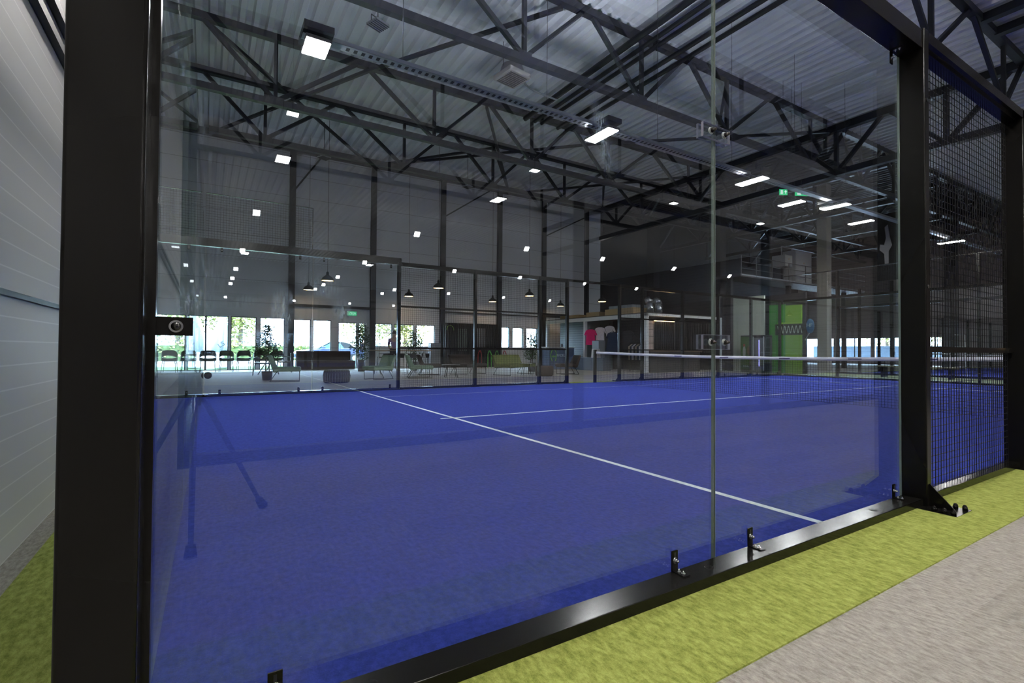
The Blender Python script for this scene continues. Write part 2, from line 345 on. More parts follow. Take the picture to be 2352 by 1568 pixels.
# parallel pipes running across the trusses
for k, (x, s_) in enumerate(((10.5, .16), (10.95, .1), (11.27, .1), (12.07, .11), (12.5, .11))):
    tag(MB().cyl((x, -16, ZR-.42), (x, 14.7, ZR-.42), s_/2+.02, n=10).obj('ceiling_pipe', STEELD), '%s of five parallel dark pipes under the roof, from the left' % ordinal(k), 'pipe', 'dark roof pipes')
for k, x in enumerate((18.35, 19.45)):
    tag(MB().box(x-.12, x+.12, -12, 3.4, ZR-.24, ZR-.02).obj('roof_purlin', STEELD), '%s short dark purlin beside the nearest roof truss, upper right' % ('nearer' if k == 0 else 'farther'), 'beam', 'roof purlins at upper right')
# second hall: dark lattice, columns
for k, x in enumerate((27.5, 33.0, 38.5)):
    t = thing('roof_truss', '%s dark lattice truss in the dim back hall' % ordinal(k), 'truss', (x, 0, 0), group='lattice trusses of the back hall')
    MB().beam((0, 9, 9.9), (0, YN, 9.9), .2).obj('top_chord', STEELD, t); MB().beam((0, 9, 8.1), (0, YN, 8.1), .2).obj('bottom_chord', STEELD, t)
    for i in range(5):
        y = 9+i*3.6
        MB().beam((0, y, 8.1), (0, y, 9.9), .1).obj('vertical_strut', STEELD, t)
        MB().beam((0, y, 8.1), (0, y+1.7, 9.9), .1).obj('diagonal_strut', STEELD, t)
        if i: MB().beam((0, y, 8.1), (0, y-1.7, 9.9), .1).obj('diagonal_strut', STEELD, t)
LATTC = mat('mid_grey_steel', (.06, .06, .07), .5)
PALEC = mat('pale_concrete_column', (.42, .40, .34), .8)
for k, (x, y, wd, m) in enumerate(((22.3, 19.0, .5, STEELD), (22.3, 14.6, .45, STEELD), (28.5, 12.6, .5, PALEC), (28.5, 5.2, .45, STEELD), (36, 9.5, .5, STEELD))):
    tag(MB().box(x-wd/2, x+wd/2, y-wd/2, y+wd/2, 0, ZB-.12 if x < 23 else ZR-.4).obj('steel_column', m), '%s column of the back hall beyond the shop cabin, from the left' % ordinal(k), 'column', 'columns of the back hall')

# ------------------------------------------------------------------ courts
def wire_data(W, H):
    b = MB(); s = .05; t = .0018
    n = int(round(W/s)); m = int(round(H/s))
    for i in range(n+1): x = -W/2+W*i/n; b.box(x-t, x+t, -t, t, 0, H)
    for j in range(m+1): z = H*j/m; b.box(-W/2, W/2, t, 3*t, z-t, z+t)
    return b
WD = {}
def wires(W, H, parent, loc=(0, 0, 0)):
    k = (round(W, 2), round(H, 2))
    if k not in WD: WD[k] = wire_data(W, H).obj('wire_mesh', WIRE, parent, loc); return WD[k]
    o = WD[k].copy(); COL.objects.link(o); o.parent = parent; o.location = loc; return o
def glass_panel(x0, x1, z0, z1, label, gm, loc, rz, group='glass court wall panels', th=.012):
    t = thing('safety_glass_wall', label, 'glass wall', loc, rz, group)
    W = x1-x0
    MB().add([(x0,-th/2,z0),(x1,-th/2,z0),(x1,-th/2,z1),(x0,-th/2,z1),(x0,th/2,z0),(x1,th/2,z0),(x1,th/2,z1),(x0,th/2,z1)], [(0,1,2,3),(7,6,5,4)]).obj('pane', gm, t)
    pn = t.children[0] if False else [c for c in bpy.data.objects if c.parent == t][0]; e = MB(); y = th/2
    e.box(x0, x0+.0015, -y, y, z0, z1); e.box(x1-.0015, x1, -y, y, z0, z1); e.box(x0, x1, -y, y, z1-.0015, z1); e.box(x0, x1, -y, y, z0, z0+.0015)
    e.obj('polished_edge', EDGE, pn); return t
def bolt(b, p, d, r=.008, l=.014):
    p = Vector(p); d = Vector(d)
    b.cyl(p, p+d*.003, r*1.7, n=16); b.cyl(p+d*.003, p+d*l*.6, r, n=14); b.cyl(p+d*l*.6, p+d*l, r, r*.45, n=14)
def clip(x, z, parent_loc, rz, label, down=False, name='glass_clip'):
    """L shaped bracket: foot on the rail, upright against the outside of the pane (local -y is outside)"""
    t = thing(name, label, 'bracket', parent_loc, rz, 'L shaped glass clips'); s = -1 if down else 1
    b = MB(); b.box(x-.018, x+.018, -.012, -.007, z, z+s*.085); b.box(x-.018, x+.018, -.075, -.007, z, z+s*.005); ap_ = b.obj('angle_plate', STEEL, t)
    for dy in (-.032, -.055):
        k = MB(); bolt(k, (x, dy, z+s*.005), (0, 0, s), .005, .012); k.obj('bolt', CHROME, ap_)
    k = MB(); bolt(k, (x, -.012, z+s*.045), (0, -1, 0), .008, .02); k.obj('bolt', CHROME, ap_)
    sl = MB(); sl.box(x-.004, x+.004, -.0128, -.012, z+s*.058, z+s*.078); sl.obj('slot', mat('dark_slot', (.002, .002, .002), .9), ap_); return t

L, Wd = 20.0, 10.0
# court turf with painted lines
def turf(ox, oy, label, lines=True):
    t = thing('sports_turf', label, 'court surface', (ox, oy, 0))
    MB().box(-.06 if ox or oy else -.12, L+.05, -.0, Wd+.05, -.01, .008).obj('turf', TURF, t)
    if lines:
        for (x0, x1, y0, y1) in ((3.02, 3.07, .02, Wd-.02), (16.93, 16.98, .02, Wd-.02), (2.85, 17.15, 4.975, 5.025)):
            MB().box(x0, x1, y0, y1, .004, .0095).obj('white_line', LINE, t)
    return t
turf(0, 0, 'bright blue artificial turf of the nearest padel court with white lines')
turf(24.6, 0, 'blue turf of the second court beyond the far glass end wall')
turf(0, -13.5, 'blue court turf behind the camera, seen only as a reflection')
def border(x0, x1, y0, y1, g, label):
    b = MB()
    b.box(x0-g, x1+g, y0-g, y0, 0, .006); b.box(x0-g, x1+g, y1, y1+g, 0, .006); b.box(x0-g, x0, y0, y1, 0, .006); b.box(x1, x1+g, y0, y1, 0, .006)
    return tag(b.obj('green_carpet_border', GREEN), label, 'carpet')
border(-.12, 20.05, -.0, 10.05, .5, 'lime green carpet strip running around the nearest blue court')
border(24.5, 44.68, -.0, 10.05, .5, 'lime green carpet strip around the second court beyond the glass')
tag(MB().box(20.6, 24.0, -6, 10.4, 0, .005).obj('green_carpet_aisle', fab('pale_green_carpet', (.36, .42, .22))), 'pale green carpet aisle between the two courts', 'carpet')

def post(x, y, z1, label, dx=.07, dy=.14, s=-1, name='steel_post', x_c=True, foot=True):
    """s=-1: stands outside a wall facing -y; s=+1: outside facing +y. x = left face"""
    t = thing(name, label, 'post', (x, y, 0), 0, 'black steel posts of the court enclosure')
    y0, y1 = (-dy, 0) if s < 0 else (0, dy)
    MB().bbox(0, dx, y0, y1, 0, z1, .006, 2).obj('column', STEEL, t)
    if foot:
        e = -dy if s < 0 else dy
        b = MB(); b.box(-.085, dx+.085, min(e*.2, e+s*.17), max(e*.2, e+s*.17), 0, .009); bp_ = b.obj('base_plate', STEEL, t)
        g = MB(); g.prism([(0, .009), (s*.13, .009), (0, .15)], (.008, 0, 0), (dx/2-.004, e, 0), (0, 1, 0), (0, 0, 1)); g.obj('gusset', STEEL, t)
        for bx in (-.055, dx+.055):
            for by in (.05, .10, .145):
                k = MB(); k.cyl((bx, e+s*by, .009), (bx, e+s*by, .028), .014, n=6); k.ball((bx, e+s*by, .028), .012, 10, 6); k.obj('bolt', STEEL, bp_)
    k = MB()
    for z in (1.4, 2.6): k.cyl((dx/2, (-dy-.001) if s < 0 else dy+.001, z), (dx/2, (-dy-.003) if s < 0 else dy+.003, z), .012, n=16)
    k.obj('cap', CHROME, t)
    return t

# ---- near side (y=0), seen right in front of the camera
t = thing('corner_post', 'thick black steel corner post filling the left of the picture', 'post', (-.2, 0, 0))
MB().bbox(0, .135, -.145, -.02, 0, 4.05, .008, 3).obj('column', STEEL, t)
MB().box(.135, .150, -.05, -.012, 0, 3.0).obj('edge_profile', STEEL, t)
MB().box(.118, .123, -.02, .0, 0, 3.0).obj('rubber_strip', mat('pale_gasket', (.35, .40, .30), .5), t)
t = thing('glass_bracket', 'black bolted strap bracket joining corner post and glass at eye height', 'bracket', (0, 0, 0))
b = MB(); b.box(-.09, .022, -.024, -.018, 1.008, 1.052); b.box(-.092, -.078, -.04, -.018, 1.000, 1.058); b.obj('strap', STEEL, t)
b = MB(); b.cyl((-.012, -.024, 1.03), (-.012, -.027, 1.03), .0145, n=28); b.obj('washer', CHROME, t)
b = MB(); b.ball((-.012, -.027, 1.03), .0105, 18, 12, (1, .6, 1)); b.obj('bolt_cap', mat('blackened_bolt', (.06, .06, .06), .18, .9), t)
for z in (1.022, 1.038):
    b = MB(); b.cyl((-.095, -.030, z), (-.062, -.030, z), .0035, n=10); b.obj('pin', CHROME, t)
glass_panel(-.078, 2.008, .03, 3.0, 'large clear glass panel nearest the camera, between corner post and seam', GLASSN, (0, 0, 0), 0)
glass_panel(2.018, 3.925, .03, 3.0, 'second clear glass panel, right of the vertical seam', GLASSN, (0, 0, 0), 0)
tag(MB().box(2.0085, 2.0175, -.004, .004, .05, 3.0).obj('seam_gasket', mat('seam_black', (.005, .006, .006), .6)), 'thin black vertical gasket in the seam between the two near glass panels', 'gasket')
ACR = glass_mat('clear_acrylic', (.93, .95, .96)); ACE = mat('acrylic_edge', (.42, .42, .50), .1)
for z, wd in ((1.02, 'lower clear plate clamp on the glass seam at net height'), (1.97, 'upper clear plate clamp on the glass seam below the roof')):
    t = thing('plate_clamp', wd, 'clamp', (2.013, 0, z), 0, 'clear plate clamps on the glass seam')
    for sy in (-1, 1):
        y0, y1 = (-.0185, -.0075) if sy < 0 else (.0075, .0185)
        MB().add([(-.095, y0, -.033), (.095, y0, -.033), (.095, y0, .033), (-.095, y0, .033), (-.095, y1, -.033), (.095, y1, -.033), (.095, y1, .033), (-.095, y1, .033)], [(0,1,2,3),(7,6,5,4)]).obj('clear_plate', ACR, t)
        e = MB(); q = .0012
        e.box(-.095, -.095+q, y0, y1, -.033, .033); e.box(.095-q, .095, y0, y1, -.033, .033); e.box(-.095, .095, y0, y1, .033-q, .033); e.box(-.095, .095, y0, y1, -.033, -.033+q)
        e.obj('plate_edge', ACE, t)
    for x in (-.045, .050):
        k = MB(); k.cyl((x, -.0185, 0), (x, -.022, 0), .016, n=20); k.obj('washer', mat('nylon_washer', (.45, .5, .48), .4), t)
        k = MB(); k.cyl((x, -.022, 0), (x, -.028, 0), .0125, n=20); k.obj('washer', CHROME, t)
        k = MB(); k.cyl((x, -.028, 0), (x, -.045, 0), .0105, .006, n=18); k.ball((x, -.045, 0), .0062, 12, 8); k.obj('cap_nut', mat('dark_cap_nut', (.10, .09, .085), .18, .8), t)
# bottom and top rail of the near glass
def rail(name, x0, x1, y0, y1, z0, z1, label, loc=(0, 0, 0)):
    return tag(MB().bbox(x0, x1, y0, y1, z0, z1, .003, 2).obj(name, STEEL), label, 'rail')
r = rail('bottom_rail', -.06, 3.94, -.118, -.006, .006, .052, 'black steel bottom rail under the two near glass panels')
for x in (.45, 1.9, 2.28, 3.4):
    MB().lathe([(0, .0545), (.018, .0542), (.022, .0525), (.022, .0515)], (x, -.06, 0), 24).obj('plug', STEEL, r)
rail('top_rail', -.06, 3.94, -.13, -.0, 2.93, 3.05, 'black steel top rail above the two near glass panels')
for x, w_ in ((.215, 'in the bottom left'), (1.745, 'just left of the seam'), (2.275, 'just right of the seam'), (3.80, 'beside the second post')):
    clip(x, .052, (0, 0, 0), 0, 'L shaped black clip on the near bottom rail %s' % w_)
for x, w_ in ((1.745, 'left of the seam'), (2.275, 'right of the seam'), (3.80, 'beside the second post')):
    clip(x, 2.93, (0, 0, 0), 0, 'L shaped black clip hanging from the near top rail %s' % w_, down=True)
post(3.93, 0, 3.06, 'black steel post at the right edge of the near glass')
# mesh bays of the near side
def mesh_panel(x0, x1, y, s, z0, z1, label, mid=(1.0, ), name='mesh_panel', frame=.04):
    W = x1-x0; t = thing(name, label, 'mesh panel', ((x0+x1)/2, y, z0), 0, 'welded mesh court panels'); H = z1-z0
    wires(W, H, t)
    for z in (0, H): MB().box(-W/2, W/2, 0 if s > 0 else -frame*1.8, frame*1.8 if s > 0 else 0, z-.02 if z else 0, z+.03 if z else .045).obj('frame_rail', STEEL, t)
    for z in mid: MB().box(-W/2, W/2, .006 if s > 0 else -.045, .045 if s > 0 else -.006, z-.02-z0, z+.02-z0).obj('middle_rail', STEEL, t)
    return t
mesh_panel(4.0, 5.93, -.03, -1, .01, 2.98, 'welded wire mesh panel right of the second post on the near side', (1.0,))
post(5.94, 0, 3.06, 'black steel post at the right edge of the picture')
mesh_panel(6.01, 7.93, -.03, -1, .01, 2.98, 'mesh panel at the far right edge of the picture, past the last post', (1.0,))
tag(MB().box(4.0, 7.93, -.14, -.02, 2.98, 3.05).obj('top_rail', STEEL), 'black top rail above the near mesh panels at upper right', 'rail')
post(7.94, 0, 3.06, 'third black post of the near side, beyond the picture edge')
# near post sliver hardware: ball of tape on the far right
tag(MB().cyl((5.99, -.16, 1.02), (6.03, -.16, 1.02), .02, n=12).obj('wooden_handle', mat('light_wood', (.55, .35, .15), .5)), 'small light wooden handle end by the post at the right edge', 'handle')

# ---- end wall at x=0 seen almost edge-on (mirror like)
ang = math.atan2(10.0, .075)
t0 = (-.078, 0, 0)
for k in range(5):
    u = k*2.0/10.0; p = Vector((-.078, .02, 0)).lerp(Vector((-.003, 10.02, 0)), u)
    glass_panel(0, 1.99, .03, 3.0, '%s glass panel of the left end wall counted from the corner post, seen edge-on' % ordinal(k), GLASSE, p, ang, 'glass panels of the left end wall')
tag(MB().box(-.19, -.12, .16, 10.2, 2.96, 3.06).obj('top_rail', STEEL), 'black rail on top of the left glass end wall', 'rail')
tag(MB().box(-.17, -.095, .16, 10.2, .006, .05).obj('bottom_rail', STEEL), 'black bottom rail of the left glass end wall', 'rail')
# ---- far side (y=10)
for k in range(2):
    glass_panel(0.02 if k == 0 else 2.02, 1.995 if k == 0 else 3.98, .03, 2.98, '%s glass panel of the far side wall, in front of the lounge' % ('left' if k == 0 else 'right'), GLASS, (0, 10.06, 0), 0, 'glass panels of the far side wall')
tag(MB().box(-.1, 4.0, 10.07, 10.17, 2.99, 3.15).obj('top_rail', STEEL), 'black rail on top of the far side glass', 'rail')
tag(MB().box(-.1, 4.0, 10.07, 10.17, .006, .06).obj('bottom_rail', STEEL), 'black bottom rail of the far side glass', 'rail')
for x, w_ in ((.28, 'left'), (1.74, 'second'), (2.23, 'third'), (3.74, 'right')):
    for z, dn in ((.052, False), (2.98, True)):
        t = thing('glass_clip', '%s black clip on the %s rail of the far side glass' % (w_, 'top' if dn else 'bottom'), 'bracket', (x, 10.06, z), 0, 'clips of the far side glass')
        MB().box(-.022, .022, -.014, -.006, -.09 if dn else 0, 0 if dn else .09).obj('angle_plate', STEEL, t)
        k_ = MB(); bolt(k_, (0, -.014, -.05 if dn else .05), (0, -1, 0), .006, .012); k_.obj('bolt', CHROME, t)
tp = thing('mesh_panel', 'upper wire mesh panel above the left end of the far side glass', 'mesh panel', (1.0, 10.1, 3.15))
wires(2.0, .90, tp)
MB().box(-1, 1, -.01, .01, .895, .908).obj('frame_rail', STEEL, tp); MB().box(.985, 1.0, -.012, .012, 0, .90).obj('frame_rail', STEEL, tp)
fx = [3.94, 6.0, 8.04, 9.02, 11.1, 12.1, 14.05, 16.0, 18.0, 19.96]
for k, x in enumerate(fx):
    post(x-.02, 10.06, 3.06, 'black post of the far side wall, %s from the glass' % ordinal(k), .07, .1, +1)
for k, (x0, x1) in enumerate(((4.0, 5.98), (6.05, 8.02), (8.09, 9.0), (11.17, 12.08), (12.15, 14.03), (14.1, 15.98))):
    mesh_panel(x0, x1, 10.09, 1, .01, 2.98, '%s wire mesh panel of the far side wall from the left' % ordinal(k), (1.0, 2.0))
tag(MB().box(4.0, 16.0, 10.08, 10.15, 3.0, 3.06).obj('top_rail', STEEL), 'long black top rail above the far side mesh panels', 'rail')
for k, (x0, x1) in enumerate(((16.02, 17.97), (18.03, 19.95))):
    glass_panel(x0, x1, .03, 2.98, '%s far side glass panel near the opposite court corner' % ('first' if k == 0 else 'second'), GLASS, (0, 10.06, 0), 0, 'glass panels beyond the net')
tag(MB().box(16, 20, 10.08, 10.18, 2.98, 3.07).obj('top_rail', STEEL), 'black top rail of the far side glass beyond the net', 'rail')
tag(MB().box(16, 20, 10.08, 10.18, .006, .06).obj('bottom_rail', STEEL), 'black bottom rail of the far side glass beyond the net', 'rail')
for k, x in enumerate((16.3, 17.7, 18.3, 19.7)):
    tag(MB().box(x-.02, x+.02, 10.03, 10.055, .06, .15).obj('glass_clip', STEEL), '%s black glass clip beyond the net on the far side' % ordinal(k), 'bracket', 'clips beyond the net')
# ---- opposite end wall x=20
for k in range(5):
    y0 = 10.0-2*k
    glass_panel(-2.0+.02, -.01, .03, 2.98, '%s glass panel of the opposite end wall from the left' % ordinal(k), GLASS, (20.03, y0, 0), PI/2, 'glass panels of the opposite end wall')
    t = thing('mesh_panel', '%s upper mesh panel above the opposite end wall, from the left' % ordinal(k), 'mesh panel', (20.09, y0-1, 3.07), PI/2, 'upper mesh of the opposite end wall')
    wires(2.0, .95, t); MB().box(-1, 1, -.02, .02, .94, .97).obj('frame_rail', STEEL, t)
    if k: tag(MB().box(20.05, 20.16, y0-.035, y0+.035, 0, 4.04).obj('steel_post', STEEL), '%s black post of the opposite end wall' % ordinal(k), 'post', 'posts of the opposite end wall')
tag(MB().box(20.04, 20.14, 0, 10, 2.98, 3.07).obj('top_rail', STEEL), 'black rail above the opposite glass end wall', 'rail')
tag(MB().box(20.04, 20.14, 0, 10, .006, .06).obj('bottom_rail', STEEL), 'black bottom rail of the opposite end wall', 'rail')

# ---- net
def net(ox, oy, label, far=False):
    t = thing('court_net', label, 'net', (ox, oy, 0))
    b = MB(); n = 200; z0 = .03
    def top(u): return .93-.07*math.sin(PI*u)
    r = .0016 if not far else .003
    for i in range(n+1 if not far else 61):
        u = i/(n if not far else 60); y = .08+9.84*u; b.box(-r, r, y-r, y+r, z0, top(u))
    rows = 19 if not far else 8
    for j in range(rows):
        q = j/(rows-1)
        for i in range(24):
            u0 = i/24; u1 = (i+1)/24
            b.beam((0, .08+9.84*u0, z0+(top(u0)-z0)*q), (0, .08+9.84*u1, z0+(top(u1)-z0)*q), 2*r)
    b.obj('netting', WIRE, t)
    tb = MB()
    for i in range(40):
        u0 = i/40; u1 = (i+1)/40; j0 = .0025*math.sin(i*2.7); j1 = .0025*math.sin((i+1)*2.7)
        tb.add([(-.012+j0, .08+9.84*u0, top(u0)-.055), (.012+j0, .08+9.84*u0, top(u0)-.055), (.006, .08+9.84*u0, top(u0)+.012+j0), (-.006, .08+9.84*u0, top(u0)+.012+j0),
                (-.012+j1, .08+9.84*u1, top(u1)-.055), (.012+j1, .08+9.84*u1, top(u1)-.055), (.006, .08+9.84*u1, top(u1)+.012+j1), (-.006, .08+9.84*u1, top(u1)+.012+j1)],
               [(0,4,5,1),(1,5,6,2),(2,6,7,3),(3,7,4,0)], True)
    tb.obj('white_band', mat('white_net_tape', (.72, .72, .78), .6), t)
    if not far:
        for u in (.07, .17, .28, .41, .55, .68):
            MB().box(-.0135, -.0128, .08+9.84*u, .3+9.84*u, top(u)-.035, top(u)-.012).obj('printed_mark', mat('dark_violet_print', (.06, .05, .16), .6), t)
    for y in (.02, 9.98):
        p = MB(); p.bbox(-.04, .04, y-.035, y+.035, 0, 1.0, .006); p.obj('net_post', STEEL, t)
    return t
net(10.0, 0, 'black court net with white top band across the nearest court')
net(34.6, 0, 'distant net of the second court beyond the glass', True)
# second court frame
for k, y in enumerate((0, 2, 4, 6, 8, 10.08)):
    tag(MB().box(24.55, 24.65, y-.05, y+.05, 0, 4.0).obj('steel_post', STEEL), '%s black post of the second court end wall, counted from the right' % ordinal(k), 'post', 'end posts of the second court')
for k, x in enumerate((26.6, 28.6, 32.6, 36.6, 40.6, 44.6)):
    tag(MB().box(x-.05, x+.05, 10.03, 10.13, 0, 4.0 if k < 1 else 3.0).obj('steel_post', STEEL), '%s black side post of the second court going away from the camera' % ordinal(k), 'post', 'side posts of the second court')
tag(MB().box(24.55, 24.65, 0, 10, 2.95, 3.05).obj('top_rail', STEEL), 'black top rail of the second court end wall', 'rail')
tag(MB().box(24.55, 24.65, 0, 10, .01, .08).obj('bottom_rail', STEEL), 'black bottom rail of the second court end wall', 'rail')
# court frame behind the camera (reflected)
for k, x in enumerate((-.1, 4, 8, 12, 16, 20)):
    tag(MB().box(x-.04, x+.06, -3.47, -3.37, 0, 3.0).obj('steel_post', STEEL), 'black post of the court behind the camera, %s from the left' % ordinal(k), 'post', 'posts behind the camera')
tag(MB().box(-.1, 20, -3.47, -3.37, .006, .10).obj('bottom_rail', STEEL), 'black bottom rail of the court behind the camera', 'rail')
tag(MB().box(-.1, 20, -3.47, -3.37, 2.95, 3.05).obj('top_rail', STEEL), 'black top rail of the court behind the camera', 'rail')

# ------------------------------------------------------------------ lamps
t = thing('cable_tray', 'long perforated galvanised cable tray hung below the roof carrying the lamps', 'cable tray', (0, 7.2, 6.08))
b = MB(); b.box(1.3, 44, -.10, .10, 0, .004); b.box(1.3, 44, -.10, -.095, 0, .07); b.box(1.3, 44, .095, .10, 0, .07)
b.obj('tray', GSTEEL, t)
b = MB()
for i in range(100): b.box(2.0+i*.13, 2.06+i*.13, -.05, .05, -.0015, -.0005)
b.obj('perforations', mat('tray_hole', (.02, .025, .03), .9), t)
for x in (3.0, 6.2, 9.6, 12.6, 15.8, 19): MB().cyl((x, 0, .05), (x, 0, ZR-6.08), .006, n=6).obj('suspension_wire', mat('thin_wire', (.05, .055, .06), .5), t)
def lamp(x, y, z, label, lx=.3, ly=1.2, m=LAMPON, tilt=0, wire=True, group='lit high-bay lamps', bars=1):
    tray = y == 7.2
    t = thing('high_bay_lamp', label, 'lamp', (x, y, z), 0, group)
    MB().bbox(-lx/2-.02, lx/2+.02, -ly/2-.02, ly/2+.02, .01, .07, .01).obj('housing', mat('lamp_housing', (.10, .10, .10), .4), t)
    for i in range(bars):
        w_ = ly/bars; MB().box(-lx/2, lx/2, -ly/2+i*w_+.06*(bars > 1), -ly/2+(i+1)*w_-.06*(bars > 1), .0, .01).obj('diffuser', m, t)
    if tray: MB().box(-.03, .03, -.05, .05, .06, .151).obj('mount', STEELD, t); MB().box(-lx/2, lx/2, -ly/2, ly/2, .235, .24).obj('added_uplight', FILLUP if x < 9 else FILLUQ, t); MB().box(-lx/2-.05, lx/2+.05, -ly/2-.05, ly/2+.05, .152, .232).obj('uplight_shield', STEELD, t); MB().box(-lx/2-.05, -lx/2-.04, -ly/2-.05, ly/2+.05, .232, .26).obj('uplight_shield_lip', STEELD, t); MB().box(-lx/2-.05, lx/2+.05, -ly/2-.05, -ly/2-.04, .232, .26).obj('uplight_shield_lip', STEELD, t)  # glow added above the tray to brighten the roof, box and lips hide it
    elif -3 < y < 0: MB().box(-lx/2, lx/2, -ly/2, ly/2, .07, .075).obj('added_uplight', FILLUQ, t)  # weak upward glow added to brighten the roof deck
    if not tray: MB().cyl((0, 0, .07), (0, 0, ZR-z), .005, n=5).obj('suspension_wire', mat('thin_wire', (.05, .055, .06), .5), t)
    if tilt:
        for c in bpy.data.objects:
            if c.parent == t and c.name.startswith('suspension_wire'): c.rotation_euler.x = -tilt
        t.rotation_euler.x = tilt
    return t
lamp(1.52, 7.2, 5.93, 'brightest glaring lamp at upper left under the cable tray', .36, .5, LAMPB, 0, False)
lamp(7.75, 7.2, 5.93, 'second glaring lamp on the cable tray, left of the glass seam', .3, .8, LAMPB, 0, False)
lamp(13.55, 7.2, 5.93, 'lit lamp on the cable tray, just right of the glass seam', .32, .85, LAMPON, 0, False)
lamp(18.3, 7.2, 5.93, 'lit lamp on the cable tray right of the green exit signs', .3, .85, LAMPON, 0, False)
lamp(28.5, 7.2, 5.93, 'lit lamp seen through the near mesh panel at right', .3, .9, LAMPON, 0, False)
lamp(17.6, 8.3, 6.2, 'lit lamp directly below the green exit signs', .3, .8, LAMPON, 0)
lamp(22.9, 8.4, 6.3, 'lit lamp beside the black banner, rightmost behind the glass', .3, .85, LAMPON, 0)
names = ['left', 'second', 'third', 'fourth', 'fifth', 'sixth']
for j, (y, rn) in enumerate(((-13.5, 'first'), (-25.4, 'third'), (-36.4, 'fourth'), (-52.0, 'fifth'))):
    for i, x in enumerate((2.0, 10.15, 17.6, 24.1, 31.6, 38.7)):
        if j == 0 and i > 3: continue
        lamp(x, y, 7.5, '%s lamp of the %s mirrored hall lamp row' % (names[i], rn), .29, .29 if j else .22, LAMPB, math.radians(48) if j else 0, False, 'hall lamps behind the camera')
        if j == 0: lamp(x+.1, y-.75, 7.5, 'slim twin of the %s lamp in the first mirrored row' % names[i], .42, .2, LAMPB, 0, False, 'hall lamps behind the camera')
for i, x in enumerate((2.2, 10.8)):
    lamp(x, -17.3, 7.5, 'five-bar hall lamp mirrored high in the glass, %s one' % ('left' if i == 0 else 'right'), .42, .8, LAMPON, 0, False, 'hall lamps behind the camera', 5)
# unseen lamps added to light the aisle between camera and next court
for i, x in enumerate((.9, 4.6)):
    lamp(x, -2.9, 6.3, 'added unseen lamp over the aisle behind the camera, %s one' % ('left' if i == 0 else 'right'), .3, 1.2, LAMPON, 0, False, 'added aisle lamps behind the camera')

# pendant dome lamps over the lounge
BLK = mat('black_enamel', (.012, .012, .013), .35)
pen = thing('pendant_lamp', '', 'lamp', (0, 0, 0), 0, 'black dome pendant lamps')
MB().lathe([(.24, 0), (.235, .04), (.19, .13), (.10, .20), (.055, .23), (.05, .33), (.03, .36), (0, .365)]).obj('shade', BLK, pen); sh_ = [c for c in bpy.data.objects if c.parent == pen][0]
MB().lathe([(.0, .02), (.225, .02), (.225, .035), (0, .035)], n=20).obj('bulb_glow', WARM, sh_)
MB().cyl((0, 0, .36), (0, 0, ZR-3.6+.12), .008, n=6).obj('cord', BLK, pen)
pl = [(4.01, 18.73, 'front row, first from the left'), (3.92, 22.4, 'back row, first from the left'), (8.62, 22.4, 'back row, second from the left'), (8.52, 18.44, 'front row, second from the left'),
      (13.42, 22.4, 'back row, third from the left'), (13.47, 18.8, 'front row, third from the left'), (18.09, 22.4, 'back row, fourth from the left'), (18.26, 18.91, 'front row, fourth from the left')]
for k, (x, y, s_) in enumerate(pl):
    lb = 'black dome pendant lamp with warm light, '+s_
    if k == 0: pen.location = (x, y, 3.6); pen['label'] = lb
    else: dup(pen, (x, y, 3.6), 0, lb)
# small ceiling things
t = thing('fan_heater', 'square white fan heater hanging under the roof deck, upper centre', 'heater', (8.0, 11.6, 9.35), .15)
MB().bbox(-.42, .42, -.42, .42, 0, .16, .03).obj('casing', mat('off_white_casing', (.42, .38, .35), .5), t)
MB().lathe([(.40, .16), (.32, .42), (.12, .46), (0, .46)], n=20).obj('fan_hood', mat('heater_hood', (.22, .20, .20), .6), t)
b = MB()
for i in range(9): b.box(-.33, .33, -.33+i*.08, -.29+i*.08, -.012, 0)
b.obj('grille', mat('brown_grille', (.09, .07, .06), .5), t)
MB().path([(.42, 0, .15), (.7, .1, .1), (1.0, .05, .0), (1.9, -.05, -.02)], .03).obj('hose', mat('grey_hose', (.3, .3, .3), .5), t)
for x in (-.35, .35): MB().cyl((x, 0, .3), (x, 0, ZR-9.35), .01, n=6).obj('hanger_rod', STEELD, t)
def floodl(x, y, z, label, s_=.34):
    t = thing('unlit_floodlight', label, 'lamp', (x, y, z), .4, 'unlit caged floodlights')
    MB().bbox(-s_/2, s_/2, -s_/2, s_/2, 0, .06, .01).obj('housing', mat('flood_grey', (.30, .30, .33), .5), t)
    b = MB()
    for i in range(6): b.box(-s_/2, s_/2, -s_/2+i*s_/6+.01, -s_/2+i*s_/6+.03, -.02, 0)
    b.obj('cage', STEELD, t)
    MB().path([(-s_/2, 0, .03), (-s_/2, 0, .2), (s_/2, 0, .2), (s_/2, 0, .03)], .012).obj('bracket', STEELD, t)
    MB().cyl((0, 0, .2), (0, 0, ZR-z), .012, n=6).obj('hanger_rod', STEELD, t)
floodl(3.95, 12.1, 9.9, 'unlit caged floodlight under the roof right of the brightest lamp', .45)
floodl(4.1, 20.2, 8.9, 'unlit small floodlight above the window wall, left', .4)
floodl(10.8, 20.3, 8.9, 'unlit small floodlight above the window wall, centre', .4)
